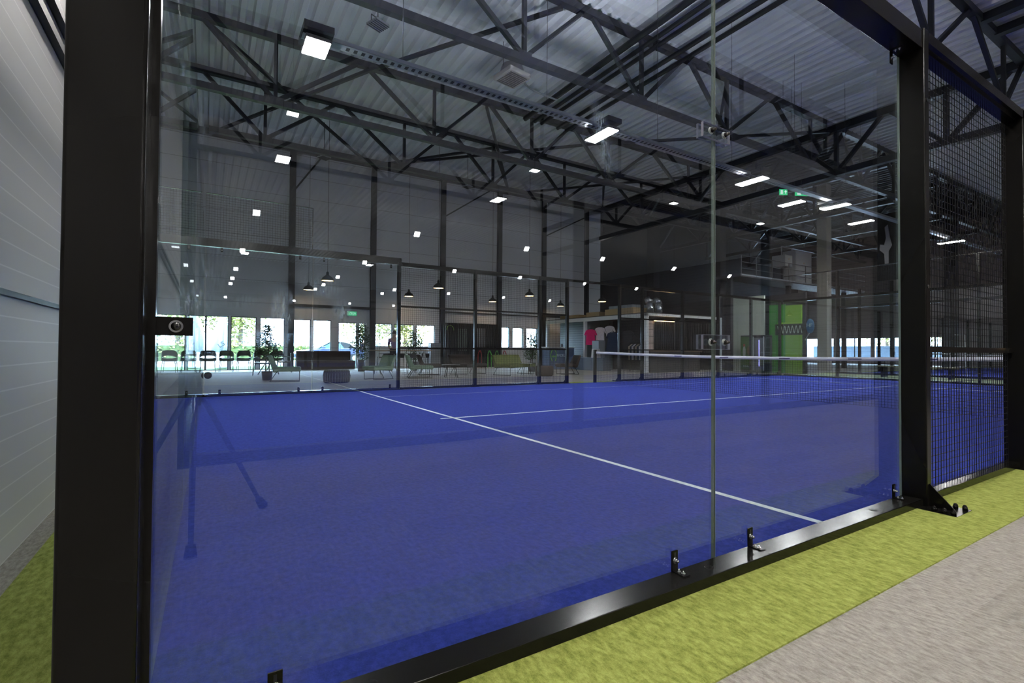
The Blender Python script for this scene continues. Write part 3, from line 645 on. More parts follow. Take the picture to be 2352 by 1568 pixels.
# exit signs
GRN = mat('lit_green_sign', (.02, .35, .12), .5, emit=(.03, .5, .18), est=.9); SGW = mat('sign_white', (.8, .85, .8), .5, emit=(.8, 1, .85), est=.6)
t = thing('exit_sign', 'green exit sign on the wall above the glazed door', 'exit sign', (6.1, YN-.04, 2.7))
MB().box(-.25, .25, -.03, .03, -.13, .13).obj('frame', mat('sign_frame', (.6, .65, .65), .4), t)
MB().box(-.22, .22, -.035, -.03, -.10, .10).obj('face', GRN, t)
text_mesh('lettering', 'IZEJA', SGW, .17, t, (0, -.038, 0), (PI/2, 0, 0), .001)
for k, (x, y, z, lb) in enumerate(((17.7, 8.0, 6.52, 'green running-man exit sign hanging above the lamps, right one'), (17.0, 8.25, 6.5, 'small dim exit sign hanging left of the bright green one'))):
    t = thing('exit_sign', lb, 'exit sign', (x, y, z), -.5)
    MB().box(-.24 if k == 0 else -.14, .24 if k == 0 else .14, -.012, .012, -.1, .1).obj('face', GRN, t)
    b = MB(); b.box(.06, .09, -.016, -.012, -.06, .02); b.prism([(.02, .01), (.13, .01), (.075, .07)], (0, -.003, 0), (0, -.013, 0)); b.obj('arrow', SGW, t)
    b = MB(); b.box(-.17, -.03, -.016, -.012, -.07, .07) if k == 0 else b.box(-.1, -.02, -.016, -.012, -.07, .07); b.obj('running_figure', SGW, t)
    MB().cyl((0, 0, .1), (0, 0, ZR-z), .005, n=5).obj('suspension_wire', STEELD, t)

# ------------------------------------------------------------------ lounge furniture
SAGE = fab('sage_green_upholstery', (.20, .29, .21)); BROWN = fab('dark_brown_upholstery', (.045, .034, .030)); OLIVE = fab('olive_green_upholstery', (.15, .17, .06))
BLUEG = fab('charcoal_upholstery', (.03, .04, .05))
def lounge_chair(W, m, label, loc, rz, group):
    """low armless seat on wire sled frame; faces local +x, width along y"""
    t = thing('lounge_chair' if W < 1 else 'lounge_sofa', label, 'chair' if W < 1 else 'sofa', loc, rz, group)
    s = MB(); s.bbox(-.30, .40, -W/2, W/2, .30, .43, .035, 3); s.obj('seat_cushion', m, t)
    k = MB(); k.prism([(-.40, .78), (-.50, .77), (-.33, .27), (-.18, .30)], (0, W, 0), (0, -W/2, 0)); o = k.obj('backrest', m, t)
    bv = o.modifiers.new('bevel', 'BEVEL'); bv.width = .03; bv.segments = 3
    for y in (-W/2+.08, W/2-.08):
        f = MB(); f.path([(-.25, y, .28), (-.42, y, .012), (.36, y, .012), (.36, y, .30)], .009); f.obj('sled_leg', STEEL, t)
    b = MB(); b.path([(-.25, -W/2+.08, .285), (-.25, W/2-.08, .285)], .009); b.path([(.36, -W/2+.08, .295), (.36, W/2-.08, .295)], .009); b.obj('cross_bar', STEEL, t)
    return t
lounge_chair(.62, SAGE, 'sage green lounge chair facing right, left of the ribbed ottoman', (2.05, 14.5, 0), math.radians(-8), 'lounge seats')
lounge_chair(.62, SAGE, 'sage green lounge chair facing left, behind the right far glass panel', (4.75, 14.4, 0), math.radians(180+22), 'lounge seats')
lounge_chair(.70, SAGE, 'sage green lounge chair right of the thick court post, facing right', (6.25, 14.6, 0), math.radians(-14), 'lounge seats')
lounge_chair(.62, BROWN, 'brown lounge chair behind the black round table', (7.25, 16.2, 0), math.radians(-16), 'lounge seats')
lounge_chair(1.5, BROWN, 'brown lounge sofa in front of the slatted partition', (8.85, 16.1, 0), math.radians(-60), 'lounge seats')
lounge_chair(1.9, OLIVE, 'olive green lounge sofa below the three small windows', (10.35, 15.1, 0), math.radians(-64), 'lounge seats')
lounge_chair(.62, BROWN, 'brown lounge chair facing left beside the reception desk', (12.5, 14.55, 0), math.radians(180-16), 'lounge seats')
t = thing('box_sofa', 'long dark brown box sofa against the windows', 'sofa', (4.72, 22.7, 0))
MB().bbox(-1.2, 1.2, .15, .45, 0, .86, .03).obj('backrest', BROWN, t); MB().bbox(-1.25, 1.3, -.35, .2, .02, .42, .03).obj('seat_cushion', BROWN, t)
def ottoman(loc, label, r, h, m, ribs):
    t = thing('ottoman', label, 'ottoman', loc, 0, 'round ottomans')
    MB().lathe([(0, 0), (r*.9, 0), (r, .05), (r*1.02, h*.5), (r, h-.05), (r*.9, h), (0, h)], n=36).obj('body', m, t)
    if ribs:
        b = MB()
        for i in range(30): a = 2*PI*i/30; b.path([(r*.97*math.cos(a), r*.97*math.sin(a), .02), (r*1.04*math.cos(a), r*1.04*math.sin(a), h*.5), (r*.95*math.cos(a), r*.95*math.sin(a), h-.02)], .008, 5)
        b.obj('piping', mat('pale_piping', (.16, .20, .22), .5), t)
    return t
ottoman((3.25, 13.4, 0), 'round ribbed charcoal ottoman between the two sage chairs', .36, .37, BLUEG, True)
ottoman((10.95, 13.95, 0), 'dark plain round ottoman beside the glossy side table', .34, .38, BROWN, False)
def side_table(loc, label, r, h, m, legs=4):
    t = thing('side_table', label, 'table', loc, 0, 'round side tables')
    MB().lathe([(0, h-.025), (r, h-.025), (r, h), (0, h)], n=32).obj('table_top', m, t)
    for i in range(legs):
        a = 2*PI*i/legs+.5; MB().cyl((r*.55*math.cos(a), r*.55*math.sin(a), h-.02), (r*.9*math.cos(a), r*.9*math.sin(a), 0), .012, n=8).obj('leg', STEEL, t)
side_table((7.3, 14.4, 0), 'round black side table with splayed legs in the lounge', .32, .45, BLK)
side_table((10.75, 14.9, 0), 'small round side table with glossy pale top', .24, .46, mat('glossy_pale_top', (.5, .52, .55), .1))
# high bar table
WOOD = mat('oak_top', (.30, .20, .12), .4)
t = thing('bar_table', 'long high bar table with pale top and thin trestle legs', 'table', (6.55, 17.6, 0), -.25)
MB().bbox(-1.15, 1.25, -.3, .3, .90, .935, .01).obj('table_top', WOOD, t)
for x in (-.85, .95):
    for y in (-.22, .22):
        for s_ in (-.12, .12): MB().cyl((x, y*.4, .9), (x+s_, y, 0), .013, n=8).obj('leg', WSTEEL, t)
# bar stools
st = thing('bar_stool', '', 'stool', (0, 0, 0), 0, 'black bar stools at the bar table')
MB().bbox(-.18, .18, -.17, .17, .62, .66, .015).obj('seat', BLK, st)
MB().prism([(-.19, .66), (-.17, .66), (-.2, .80), (-.22, .80)], (0, .34, 0), (0, -.17, 0)).obj('backrest', BLK, st)
for x in (-.15, .15):
    for y in (-.14, .14): MB().cyl((x, y, .62), (x*1.2, y*1.2, 0), .010, n=6).obj('leg', STEEL, st)
b = MB(); b.path([(-.17, -.16, .25), (.17, -.16, .25), (.17, .16, .25), (-.17, .16, .25), (-.17, -.16, .25)], .008, 6); b.obj('foot_ring', STEEL, st)
for k, (x, y, r_) in enumerate(((6.1, 18.3, 2.0), (6.7, 18.2, 1.7), (7.2, 18.1, 1.4), (7.7, 18.0, 1.6), (6.9, 17.0, -1.6))):
    lb = '%s black bar stool from the left at the high bar table' % ordinal(k) if k < 4 else 'black bar stool on the court side of the high bar table'
    if k == 0: st.location = (x, y, 0); st.rotation_euler.z = r_; st['label'] = lb
    else: dup(st, (x, y, 0), r_, lb)
# black shell chairs by the windows
ch = thing('shell_chair', '', 'chair', (0, 0, 0), 0, 'black shell chairs along the windows')
b = MB(); n = 20
def cshell(a, z, r): return (r*math.cos(a), -r*.85*math.sin(a)+.02, z)
for i in range(n):
    a0 = PI*(.04+.92*i/n); a1 = PI*(.04+.92*(i+1)/n); q0 = abs(2*i/n-1); q1 = abs(2*(i+1)/n-1)
    tp0, tp1 = .87-.22*q0**4, .87-.22*q1**4
    h0 = .055*max(0, 1-(q0/.72)**3); h1 = .055*max(0, 1-(q1/.72)**3)
    for (l0, u0, l1, u1) in ((.60+h0, tp0, .60+h1, tp1), (.46, .59-h0*.6, .46, .59-h1*.6)):
        b.add([cshell(a0, l0, .25), cshell(a1, l1, .25), cshell(a1, u1, .25), cshell(a0, u0, .25), cshell(a0, l0, .272), cshell(a1, l1, .272), cshell(a1, u1, .272), cshell(a0, u0, .272)],
              [(0,1,2,3),(7,6,5,4),(0,4,5,1),(3,2,6,7),(0,3,7,4),(1,5,6,2)], False)
b.obj('backrest', BLK, ch)
MB().lathe([(0, .44), (.24, .44), (.26, .47), (.24, .50), (0, .49)], n=24).obj('seat', BLK, ch)
for x in (-.2, .2):
    for y in (-.18, .18): MB().cyl((x, y, .45), (x*1.2, y*1.2, 0), .012, n=6).obj('leg', STEEL, ch)
for k, x in enumerate((.12, .74, 1.36, 1.98, 2.60)):
    lb = '%s black shell chair from the left in the row along the windows' % ordinal(k)
    if k == 0: ch.location = (x, 21.9, 0); ch['label'] = lb
    else: dup(ch, (x, 21.9+.1*random.random(), 0), random.uniform(-.15, .15), lb)
# slender metal armchairs
def metal_chair(loc, rz, label):
    t = thing('metal_armchair', label, 'chair', loc, rz, 'grey metal framed armchairs'); G = mat('grey_metal', (.12, .14, .16), .4)
    for y in (-.27, .27): MB().path([(-.26, y, 0), (-.22, y, .62), (.12, y, .66), (.26, y, .60), (.28, y, 0)], .014).obj('arm_frame', G, t)
    MB().bbox(-.24, .24, -.25, .25, .40, .45, .015).obj('seat', BLK, t); MB().bbox(-.27, -.22, -.25, .25, .48, .78, .015).obj('backrest', BLK, t)
metal_chair((1.75, 18.6, 0), math.radians(175), 'grey metal armchair left of the potted tree')
metal_chair((2.75, 20.6, 0), math.radians(175), 'grey metal armchair behind the left sage green chair')
# trestle
t = thing('folding_easel', 'dark folding easel leaning by the potted tree', 'easel', (1.9, 18.9, 0))
for a, c in (((-.25, 0, 0), (.25, 0, .85)), ((.0, .1, 0), (.35, .1, .9)), ((.45, 0, 0), (.2, 0, .85))): MB().cyl(a, c, .018, n=8).obj('leg', STEEL, t)
tag(MB().ball((.09, 16.8, .11), .11, 20, 14).obj('exercise_ball', mat('black_rubber', (.006, .006, .007), .7, spec=.2)), 'small black ball on the lounge carpet near the left end', 'ball')
# plants
LEAF = carpet('glossy_leaf', (.03, .075, .025), (.07, .15, .05), (6, 3), bump=0, rough=.5)
BARK = mat('bark', (.10, .07, .05), .8)
def leaves(b, c, r, n, size, sz=1):
    for i in range(n):
        d = Vector((random.gauss(0, 1), random.gauss(0, 1), random.gauss(0, 1))).normalized()*r*random.random()**.4; p = Vector(c)+Vector((d.x, d.y, d.z*sz))
        u = Vector((random.uniform(-1, 1), random.uniform(-1, 1), random.uniform(-.6, .4))).normalized(); v = u.cross(Vector((random.uniform(-.5, .5), random.uniform(-.5, .5), 1))).normalized(); nn = u.cross(v)
        s = size*random.uniform(.6, 1.3)
        b.add([p, p+u*s*.5+v*s*.28+nn*s*.06, p+u*s, p+u*s*.5-v*s*.28+nn*s*.06], [(0, 1, 2), (0, 2, 3)])
def plant(loc, label, h, pot_h, pot_r, blobs, dense=1.0):
    t = thing('potted_tree', label, 'plant', loc)
    MB().lathe([(0, 0), (pot_r*.8, 0), (pot_r, pot_h), (pot_r*.9, pot_h), (pot_r*.88, pot_h*.9), (0, pot_h*.9)], n=24).obj('pot', mat('dark_pot', (.03, .032, .04), .5), t)
    for dx in (-.05, .06):
        k = MB(); k.path([(dx, 0, pot_h*.8), (dx*.6, .02, h*.5), (dx*1.6, -.02, h*.85)], .016, 6); k.obj('trunk', BARK, t)
    b = MB()
    for (x, z, r, n) in blobs: leaves(b, (x, 0, z), r, int(n*dense*2.2), .11)
    b.obj('foliage', LEAF, t)
plant((1.63, 15.4, 0), 'potted ficus tree left of the sage green chair', 1.7, .27, .16, [(0, 1.55, .16, 60), (-.06, 1.25, .24, 90), (.14, 1.1, .2, 70), (-.2, .95, .25, 110), (.1, .8, .26, 110)])
plant((5.72, 20.2, 0), 'tall leafy plant in a slim planter by the glazed door', 2.1, .5, .16, [(0, 1.8, .28, 130), (.1, 1.4, .35, 200), (-.15, 1.15, .38, 200), (.05, .8, .3, 120)])
plant((8.15, 20.3, 0), 'leafy ficus plant behind the sage chair right of the post', 1.75, .4, .18, [(0, 1.6, .26, 80), (.15, 1.3, .32, 110), (-.25, 1.15, .25, 60), (0, .8, .45, 160)])
plant((12.55, 17.2, 0), 'olive potted tree left of the reception desk', 1.75, .4, .2, [(0, 1.55, .3, 100), (.1, 1.2, .38, 150), (-.1, .8, .3, 110)])
# reception desk with logo
DESK = mat('slate_blue_desk', (.09, .13, .24), .45); LIME = mat('lime_green_logo', (.35, .75, .10), .5); WHT = mat('white_letter', (.75, .8, .9), .5)
t = thing('reception_desk', 'slate blue reception desk with green and white PADEL logo', 'desk', (15.6, 18.9, 0), math.radians(0))
MB().bbox(-.85, .75, 0, .6, 0, 1.08, .01).obj('desk_front', DESK, t); MB().bbox(-.9, .8, -.04, .64, 1.08, 1.14, .008).obj('counter_top', mat('white_top', (.8, .82, .85), .3), t)
text_mesh('lettering', 'PADEL', WHT, .18, t, (-.12, -.012, .70), (PI/2, 0, 0)); text_mesh('lettering', 'MH', LIME, .17, t, (-.58, -.012, .64), (PI/2, 0, 0))
b = MB()
for s_ in (-1, 1):
    pts = [(-.58+s_*.18*math.sin(a)*(1-.15*(a > 2)), 0, .68+.32*math.cos(a)) for a in [.25+i*2.3/14 for i in range(15)]]
    for p, q in zip(pts, pts[1:]): b.beam((p[0], -.012, p[2]), (q[0], -.012, q[2]), .03, .01, (0, 1, 0))
b.obj('logo_arc', LIME, t)
MB().bbox(.1, .2, .25, .3, 1.14, 1.30, .005).obj('card_reader', BLK, t)
# slatted partition with door recess by the window wall
t = thing('slatted_partition', 'tall partition of black vertical slats between the lounge windows', 'partition', (0, 22.9, 0))
SL = mat('slat_black', (.018, .016, .015), .5)
b = MB(); x = 10.85
while x < 14.3: b.box(x, x+.035, -.03, .03, .02, 2.38); x += .115
b.obj('slats', SL, t); MB().box(10.8, 14.35, .08, .12, 0, 2.4).obj('backing_panel', mat('dark_backing', (.012, .012, .012), .7), t)
MB().box(11.55, 12.15, .02, .07, .9, 2.1).obj('inset_panel', mat('grey_inset', (.18, .22, .18), .5), t)
MB().box(12.75, 13.25, .02, .07, 1.1, 2.15).obj('inset_panel', mat('pale_inset', (.33, .33, .36), .5), t)
k = MB()
for i in range(12):
    a0 = -.3+i*3.7/12; a1 = -.3+(i+1)*3.7/12; k.beam((11.1+.2*math.cos(a0), -.045, 2.05+.2*math.sin(a0)), (11.1+.2*math.cos(a1), -.045, 2.05+.2*math.sin(a1)), .02, .02, (0, 1, 0))
k.obj('logo_arc', LIME, t)
for k, (x, m_, nm) in enumerate(((12.55, (.45, .03, .02), 'red'), (13.15, (.12, .75, .06), 'bright green'), (13.6, (.10, .35, .05), 'dark green'), (14.1, (.45, .03, .06), 'crimson'))):
    b = MB(); b.path([(x-.11, 22.2, .30), (x-.10, 22.2, .72), (x-.03, 22.2, .90), (x+.03, 22.2, .90), (x+.10, 22.2, .72), (x+.11, 22.2, .30)], .022, 6)
    b.path([(x-.11, 22.2, .30), (x-.11, 22.2, 0)], .02, 6); b.path([(x+.11, 22.2, .30), (x+.11, 22.2, 0)], .02, 6)
    tag(b.obj('hoop_stand', mat('hoop_'+nm.replace(' ', '_'), m_, .5)), 'small %s arched stand before the slatted partition' % nm, 'stand', 'coloured arched stands')
# open wire shelf near the windows
t = thing('wire_shelf', 'thin black wire shelf in front of the left lounge window', 'shelf', (7.1, 21.2, 0))
for x in (-.35, .35):
    for y in (-.15, .15): MB().cyl((x, y, 0), (x, y, 1.75), .01, n=6).obj('upright', STEEL, t)
for z in (.3, .75, 1.2, 1.7): MB().box(-.36, .36, -.16, .16, z, z+.03).obj('shelf_board', BLK, t)
# partition box low by window
tag(MB().bbox(9.9, 10.45, 22.6, 23.0, 0, 1.3, .01).obj('storage_box', mat('grey_cabinet', (.18, .19, .21), .5)), 'grey storage cabinet at the right end of the middle windows', 'cabinet')

# person at the bar
SKIN = mat('skin', (.50, .32, .24), .5)
def person(loc, rz, label, top, legs, hair, lean=0, hold=False):
    t = thing('person', label, 'person', loc, rz)
    def skinned(name, pts, edges, radii, m, root=0):
        me = bpy.data.meshes.new(name); me.from_pydata(pts, edges, []); me.materials.append(m); o = bpy.data.objects.new(name, me); COL.objects.link(o); o.parent = t
        md = o.modifiers.new('skin', 'SKIN'); sv = me.skin_vertices[0].data
        for v, r in zip(sv, radii): v.radius = (r, r)
        sv[root].use_root = True; o.modifiers.new('sub', 'SUBSURF').render_levels = 2; return o
    P = [(0,0,.95),(0,0,1.15),(0,0,1.38),(0,.0,1.46),(0,.01,1.56),(0,.02,1.66),
         (.10,0,.90),(.11,.02,.50),(.11,-.02,.08),(.11,.10,.03),(-.10,0,.90),(-.11,.02,.50),(-.11,-.02,.08),(-.11,.10,.03),
         (.19,0,1.38),(.24,.02,1.12),(.20,.22,1.0),(.18,.30,1.0),(-.19,0,1.38),(-.24,.02,1.12),(-.20,.22,1.0),(-.18,.30,1.0)]
    Ed = [(0,1),(1,2),(2,3),(3,4),(4,5),(0,6),(6,7),(7,8),(8,9),(0,10),(10,11),(11,12),(12,13),(2,14),(14,15),(15,16),(16,17),(2,18),(18,19),(19,20),(20,21)]
    Rr = [.13,.12,.13,.055,.085,.08,.085,.06,.045,.035,.085,.06,.045,.035,.055,.042,.032,.035,.055,.042,.032,.035]
    skinned('body', P, Ed, Rr, SKIN)
    skinned('shirt', [P[i] for i in (0, 1, 2, 14, 15, 18, 19)], [(0,1),(1,2),(2,3),(3,4),(2,5),(5,6)], [.145,.135,.145,.07,.058,.07,.058], top)
    skinned('trousers', [P[i] for i in (0, 6, 7, 8, 10, 11, 12)], [(0,1),(1,2),(2,3),(0,4),(4,5),(5,6)], [.14,.1,.075,.06,.1,.075,.06], legs)
    h = MB(); h.ball((0, -.01, 1.66), .105, 14, 10, (.9, 1, 1.05)); h.obj('hair', hair, t)
    f = MB(); f.ball((0, .085, 1.60), .02, 8, 6); f.obj('nose', SKIN, t)
    return t
person((6.85, 19.2, 0), 2.8, 'person in a mauve top standing behind the bar table', fab('mauve_cloth', (.30, .22, .36)), fab('dark_cloth', (.03, .03, .04)), mat('dark_hair', (.02, .015, .012), .6))
person((9.35, 33.5, 0), 2.0, 'person in dark blue outside, near the boot of the car', fab('navy_cloth', (.02, .03, .08)), fab('dark_cloth2', (.03, .03, .04)), mat('dark_hair', (.02, .015, .012), .6))
person((10.2, 33.0, 0), 3.6, 'fair-haired person in pale blue outside, right of the car', fab('paleblue_cloth', (.35, .5, .7)), fab('dark_cloth2', (.03, .03, .04)), mat('fair_hair', (.35, .24, .12), .6))

# ------------------------------------------------------------------ shop cabin
t = thing('shop_cabin', 'white steel framed shop cabin with dark interior beyond the net', 'cabin', (0, 0, 0))
X0, X1, Y0, Y1, ZC = 16.5, 21.6, 14.06, 21.5, 2.62
for (x, y) in ((X0, Y0), (X0, 18.2), (X0, Y1), (X1, Y0)): MB().box(x-.07, x+.07, y-.07, y+.07, 0, ZC).obj('corner_post', WSTEEL, t)
MB().box(X0-.08, X0+.08, Y0-.08, Y1, ZC-.18, ZC).obj('fascia', WSTEEL, t); MB().box(X0-.08, X1, Y0-.08, Y0+.08, ZC-.1, ZC).obj('fascia', WSTEEL, t)
MB().box(X0, X1, Y0, Y1, ZC-.02, ZC+.05).obj('roof_panel', mat('cabin_roof', (.10, .09, .08), .8), t)
INT = mat('dark_interior_board', (.03, .028, .028), .8)
MB().box(18.4, 18.5, Y0+.1, 18.2, 0, ZC-.1).obj('inner_wall', INT, t); MB().box(X0, 21, 18.2, 18.3, 0, ZC-.1).obj('inner_wall', mat('grey_teal_board', (.16, .21, .23), .6), t)
MB().box(X0+.9, X0+1.0, 18.4, Y1, 0, ZC-.1).obj('roller_shutter', SHUT, t)
b = MB(); x = 17.0
while x < 21.4: b.box(x, x+.03, Y0+.12, Y0+.16, .9, 2.3); x += .12
b.obj('slats', SL, t)
MB().box(16.7, 20.2, Y0-.05, Y0+.3, .95, 1.0).obj('counter', WOOD, t); MB().box(16.75, 20.1, Y0+.0, Y0+.25, 0, .95).obj('counter_front', INT, t)
MB().box(17.0, 18.3, Y0-.02, Y0+.02, 2.30, 2.34).obj('strip_light', WARM, t)
MB().box(16.62, 17.0, Y0+.05, Y0+.1, 1.0, 2.3).obj('display_grid', mat('pinkish_board', (.36, .27, .24), .6), t)
for z in (1.3, 1.6, 1.9, 2.15): MB().box(16.6, 17.0, Y0+.02, Y0+.05, z, z+.02).obj('grid_bar', SL, t)
PLY = mat('raw_plywood', (.34, .24, .12), .8)
for k, (y0, y1, h, nm) in enumerate(((14.9, 16.8, .28, 'front'), (17.2, 18.2, .22, 'middle'), (18.8, 20.4, .16, 'rear'))):
    tag(MB().bbox(X0+.05, X0+1.2, y0, y1, ZC+.05, ZC+.05+h, .01).obj('plywood_box', PLY), '%s plywood crate lying on the shop cabin roof' % nm, 'crate', 'plywood crates on the cabin roof')
tag(MB().bbox(X0+.3, X0+1.6, 15.2, 16.8, ZC+.33, ZC+.50, .02).obj('plastic_tub', mat('grey_plastic', (.16, .19, .23), .5)), 'grey plastic tub on top of the plywood on the cabin', 'tub')
for k, x in enumerate((17.2, 17.75)):
    b = MB(); b.cyl((x, 14.5, ZC+.05), (x, 14.5, ZC+.5), .17, n=20); b.cyl((x, 14.5, ZC+.5), (x+.05, 14.68, ZC+.72), .17, n=20)
    tag(b.obj('vent_duct', mat('shiny_duct', (.5, .52, .55), .25, .9)), '%s silver vent duct on the cabin roof' % ('left' if k == 0 else 'right'), 'duct', 'silver vent ducts')
# clothes
def shirt(loc, rz, label, m, w_=.5, h=.72, flare=.06):
    t = thing('hanging_shirt', label, 'shirt', loc, rz, 'clothes in the shop cabin')
    b = MB(); o = [(-.1, 0), (.1, 0), (.24, -.05), (.34, -.28), (.25, -.31), (.20, -.2), (w_/2+flare-.05, -h), (-w_/2-flare+.05, -h), (-.20, -.2), (-.25, -.31), (-.34, -.28), (-.24, -.05)]
    b.prism(o, (0, .07, 0), (0, -.035, 0)); ob = b.obj('shirt_body', m, t); bv = ob.modifiers.new('bevel', 'BEVEL'); bv.width = .02; bv.segments = 2
    MB().path([(-.16, 0, -.02), (0, 0, .06), (.16, 0, -.02)], .006, 5).obj('hanger', STEEL, t); MB().path([(0, 0, .06), (0, 0, .14)], .005, 5).obj('hook', STEEL, t)
PINK = fab('hot_pink_cloth', (.62, .02, .14)); NAVY = fab('navy_jersey', (.02, .035, .07)); WHC = fab('white_cloth', (.6, .55, .58)); DGR = fab('dark_grey_cloth', (.03, .03, .035))
shirt((16.45, 17.72, 2.02), math.radians(-60), 'hot pink sports shirt hanging at the shop cabin front', PINK, .5, .78)
shirt((16.75, 17.35, 2.12), math.radians(-60), 'white and red shirt hanging behind the pink shirt', WHC, .42, .65)
shirt((17.0, 16.95, 2.18), math.radians(-70), 'white pennant-like shirt hanging high in the cabin', WHC, .3, .55)
shirt((16.7, 16.4, 1.85), math.radians(-60), 'dark navy jacket hanging in the middle of the cabin', NAVY, .7, .95)
shirt((16.9, 15.6, 1.9), math.radians(-55), 'dark grey hoodie hanging right of the navy jacket', DGR, .5, .9)
t = thing('clothes_rail', 'low clothes rail with pale and dark garments in the cabin', 'clothes rail', (16.9, 14.95, 0), PI/2)
MB().path([(-.5, 0, 0), (-.5, 0, 1.3), (.5, 0, 1.3), (.5, 0, 0)], .015).obj('rail_frame', STEEL, t)
for i in range(8):
    b = MB(); b.prism([(-.02, 1.28), (.02, 1.28), (.22, 1.15), (.2, .55), (-.2, .55), (-.22, 1.15)], (.05, 0, 0), (-.42+i*.11, 0, 0), (0, 1, 0), (0, 0, 1))
    b.obj('garment', (DGR, WHC, NAVY, fab('beige_cloth', (.36, .30, .22)))[i % 4] if i % 4 != 3 or 'beige_cloth' not in MATS else MATS['beige_cloth'], t)
t = thing('low_cabinet', 'slate grey low cabinet at the front of the shop cabin', 'cabinet', (16.2, 17.2, 0), PI/2)
MB().bbox(-1.0, 1.15, -.2, .3, 0, .62, .01).obj('carcass', mat('slate_cabinet', (.09, .115, .16), .5), t)
for x in (-.9, -.2, .5): MB().box(x, x+.62, .3, .315, .05, .58).obj('door', mat('slate_cabinet2', (.10, .125, .17), .5), t)
tag(MB().bbox(16.35, 16.75, 17.0, 17.5, .62, 1.45, .02).obj('shelf_bin', mat('grey_bin', (.28, .33, .38), .5)), 'pale grey shelf unit standing on the low cabinet', 'shelf')
b = MB(); b.prism([(-.17, 0), (.17, 0), (.12, .42), (-.12, .42)], (0, .3, 0), (0, -.15, 0)); o = b.obj('step_stool', mat('white_plastic', (.6, .6, .64), .4)); o.location = (15.9, 16.7, .62)
tag(o, 'small white stool standing on the cabinet by the net post', 'stool')

# ------------------------------------------------------------------ beyond the opposite end wall
t = thing('partition_board', 'tall pale greenish board wall behind the far corner of the court', 'partition', (22.45, 0, 0))
MB().box(-.05, .05, 12.27, 13.95, 0, 3.62).obj('board', WHITEP, t); MB().box(-.07, .05, 12.85, 12.87, 0, 3.1).obj('edge_strip', WSTEEL, t)
GA = mat('mural_green', (.03, .28, .03), .6); GB = mat('mural_lime', (.22, .42, .03), .6); GK = mat('mural_black', (.01, .012, .01), .6); GW = mat('mural_white', (.65, .7, .62), .6)
t = thing('painted_panel', 'tall green painted panel with dark band and white zigzag lines', 'mural', (22.4, 0, 0))
f1 = MB().box(-.02, .03, 11.25, 12.0, 0, 3.12).obj('left_field', GA, t); f2 = MB().box(-.02, .03, 10.52, 11.25, 0, 3.06).obj('right_field', GB, t)
db = MB().bbox(-.032, -.02, 10.46, 11.72, 1.72, 2.22, .005).obj('dark_band', GK, t)
MB().bbox(-.034, -.03, 10.5, 11.6, 2.22, 2.30, .001).obj('pale_edge', mat('mural_pale', (.30, .5, .06), .6), db)
b = MB()
for i in range(13):
    y = 11.6-i*.085; b.beam((-.036, y, 1.80 if i % 2 else 2.14), (-.036, y-.075, 2.14 if i % 2 else 1.80), .026, .006, (1, 0, 0))
b.obj('zigzag', GW, db)
t = thing('round_sign', 'blue oval paddle sign with white initials beside the green panel', 'sign', (22.5, 10.22, 2.1))
dk = MB().ball((0, 0, 0), .28, 24, 14, (.2, .62, 1.15)).obj('disc', mat('sign_blue', (.03, .14, .30), .5), t); text_mesh('lettering', 'HF', GW, .22, dk, (-.062, 0, .03), (PI/2, 0, -PI/2), .002)
MB().cyl((0, .03, -.3), (0, .22, -.62), .02, n=8).obj('handle', WSTEEL, t); MB().cyl((0, .1, -.05), (.06, .3, -.05), .02, n=8).obj('bracket', STEELD, t)
t = thing('drinks_cooler', 'drinks cooler with green printed side and glass door', 'cooler', (21.9, 12.35, 0), 0)
MB().bbox(-.3, .3, -.6, .6, 0, 1.72, .02).obj('casing', mat('cooler_black', (.03, .03, .035), .4), t)
MB().box(-.31, -.3, .0, .58, .12, 1.65).obj('green_graphic', mat('cooler_green', (.05, .14, .03), .5), t)
MB().ball((-.31, .40, .95), .1, 14, 10, (.1, .8, 2.6)).obj('bottle_graphic', mat('bottle_grey', (.4, .42, .42), .4), t)
MB().box(-.318, -.31, .36, .44, 1.2, 1.32).obj('cap_graphic', mat('cap_red', (.5, .04, .03), .5), t)
MB().ball((-.31, .16, 1.0), .1, 14, 10, (.1, 1.1, 2.2)).obj('figure_graphic', mat('graphic_brown', (.16, .10, .05), .6), t)
text_mesh('lettering', 'VENEZ', WHT, .11, t, (-.312, .29, .28), (PI/2, 0, -PI/2), .001)
MB().box(-.32, -.3, -.55, -.06, .1, 1.6).obj('glass_door', mat('cooler_door', (.22, .23, .25), .15), t)
MB().box(-.325, -.32, -.36, -.33, .3, 1.5).obj('light_strip', mat('violet_strip', (.3, .25, .8), .4, emit=(.45, .4, 1), est=2.5), t)
for y in (-.56, -.06): MB().box(-.33, -.3, y-.02, y+.02, .1, 1.66).obj('door_frame', WSTEEL, t)
tag(MB().box(22.55, 22.7, 10.45, 19.5, 0, 3.6).obj('partition_wall', mat('charcoal_partition', (.022, .022, .024), .8)), 'charcoal partition wall behind the green panel and cooler', 'partition')
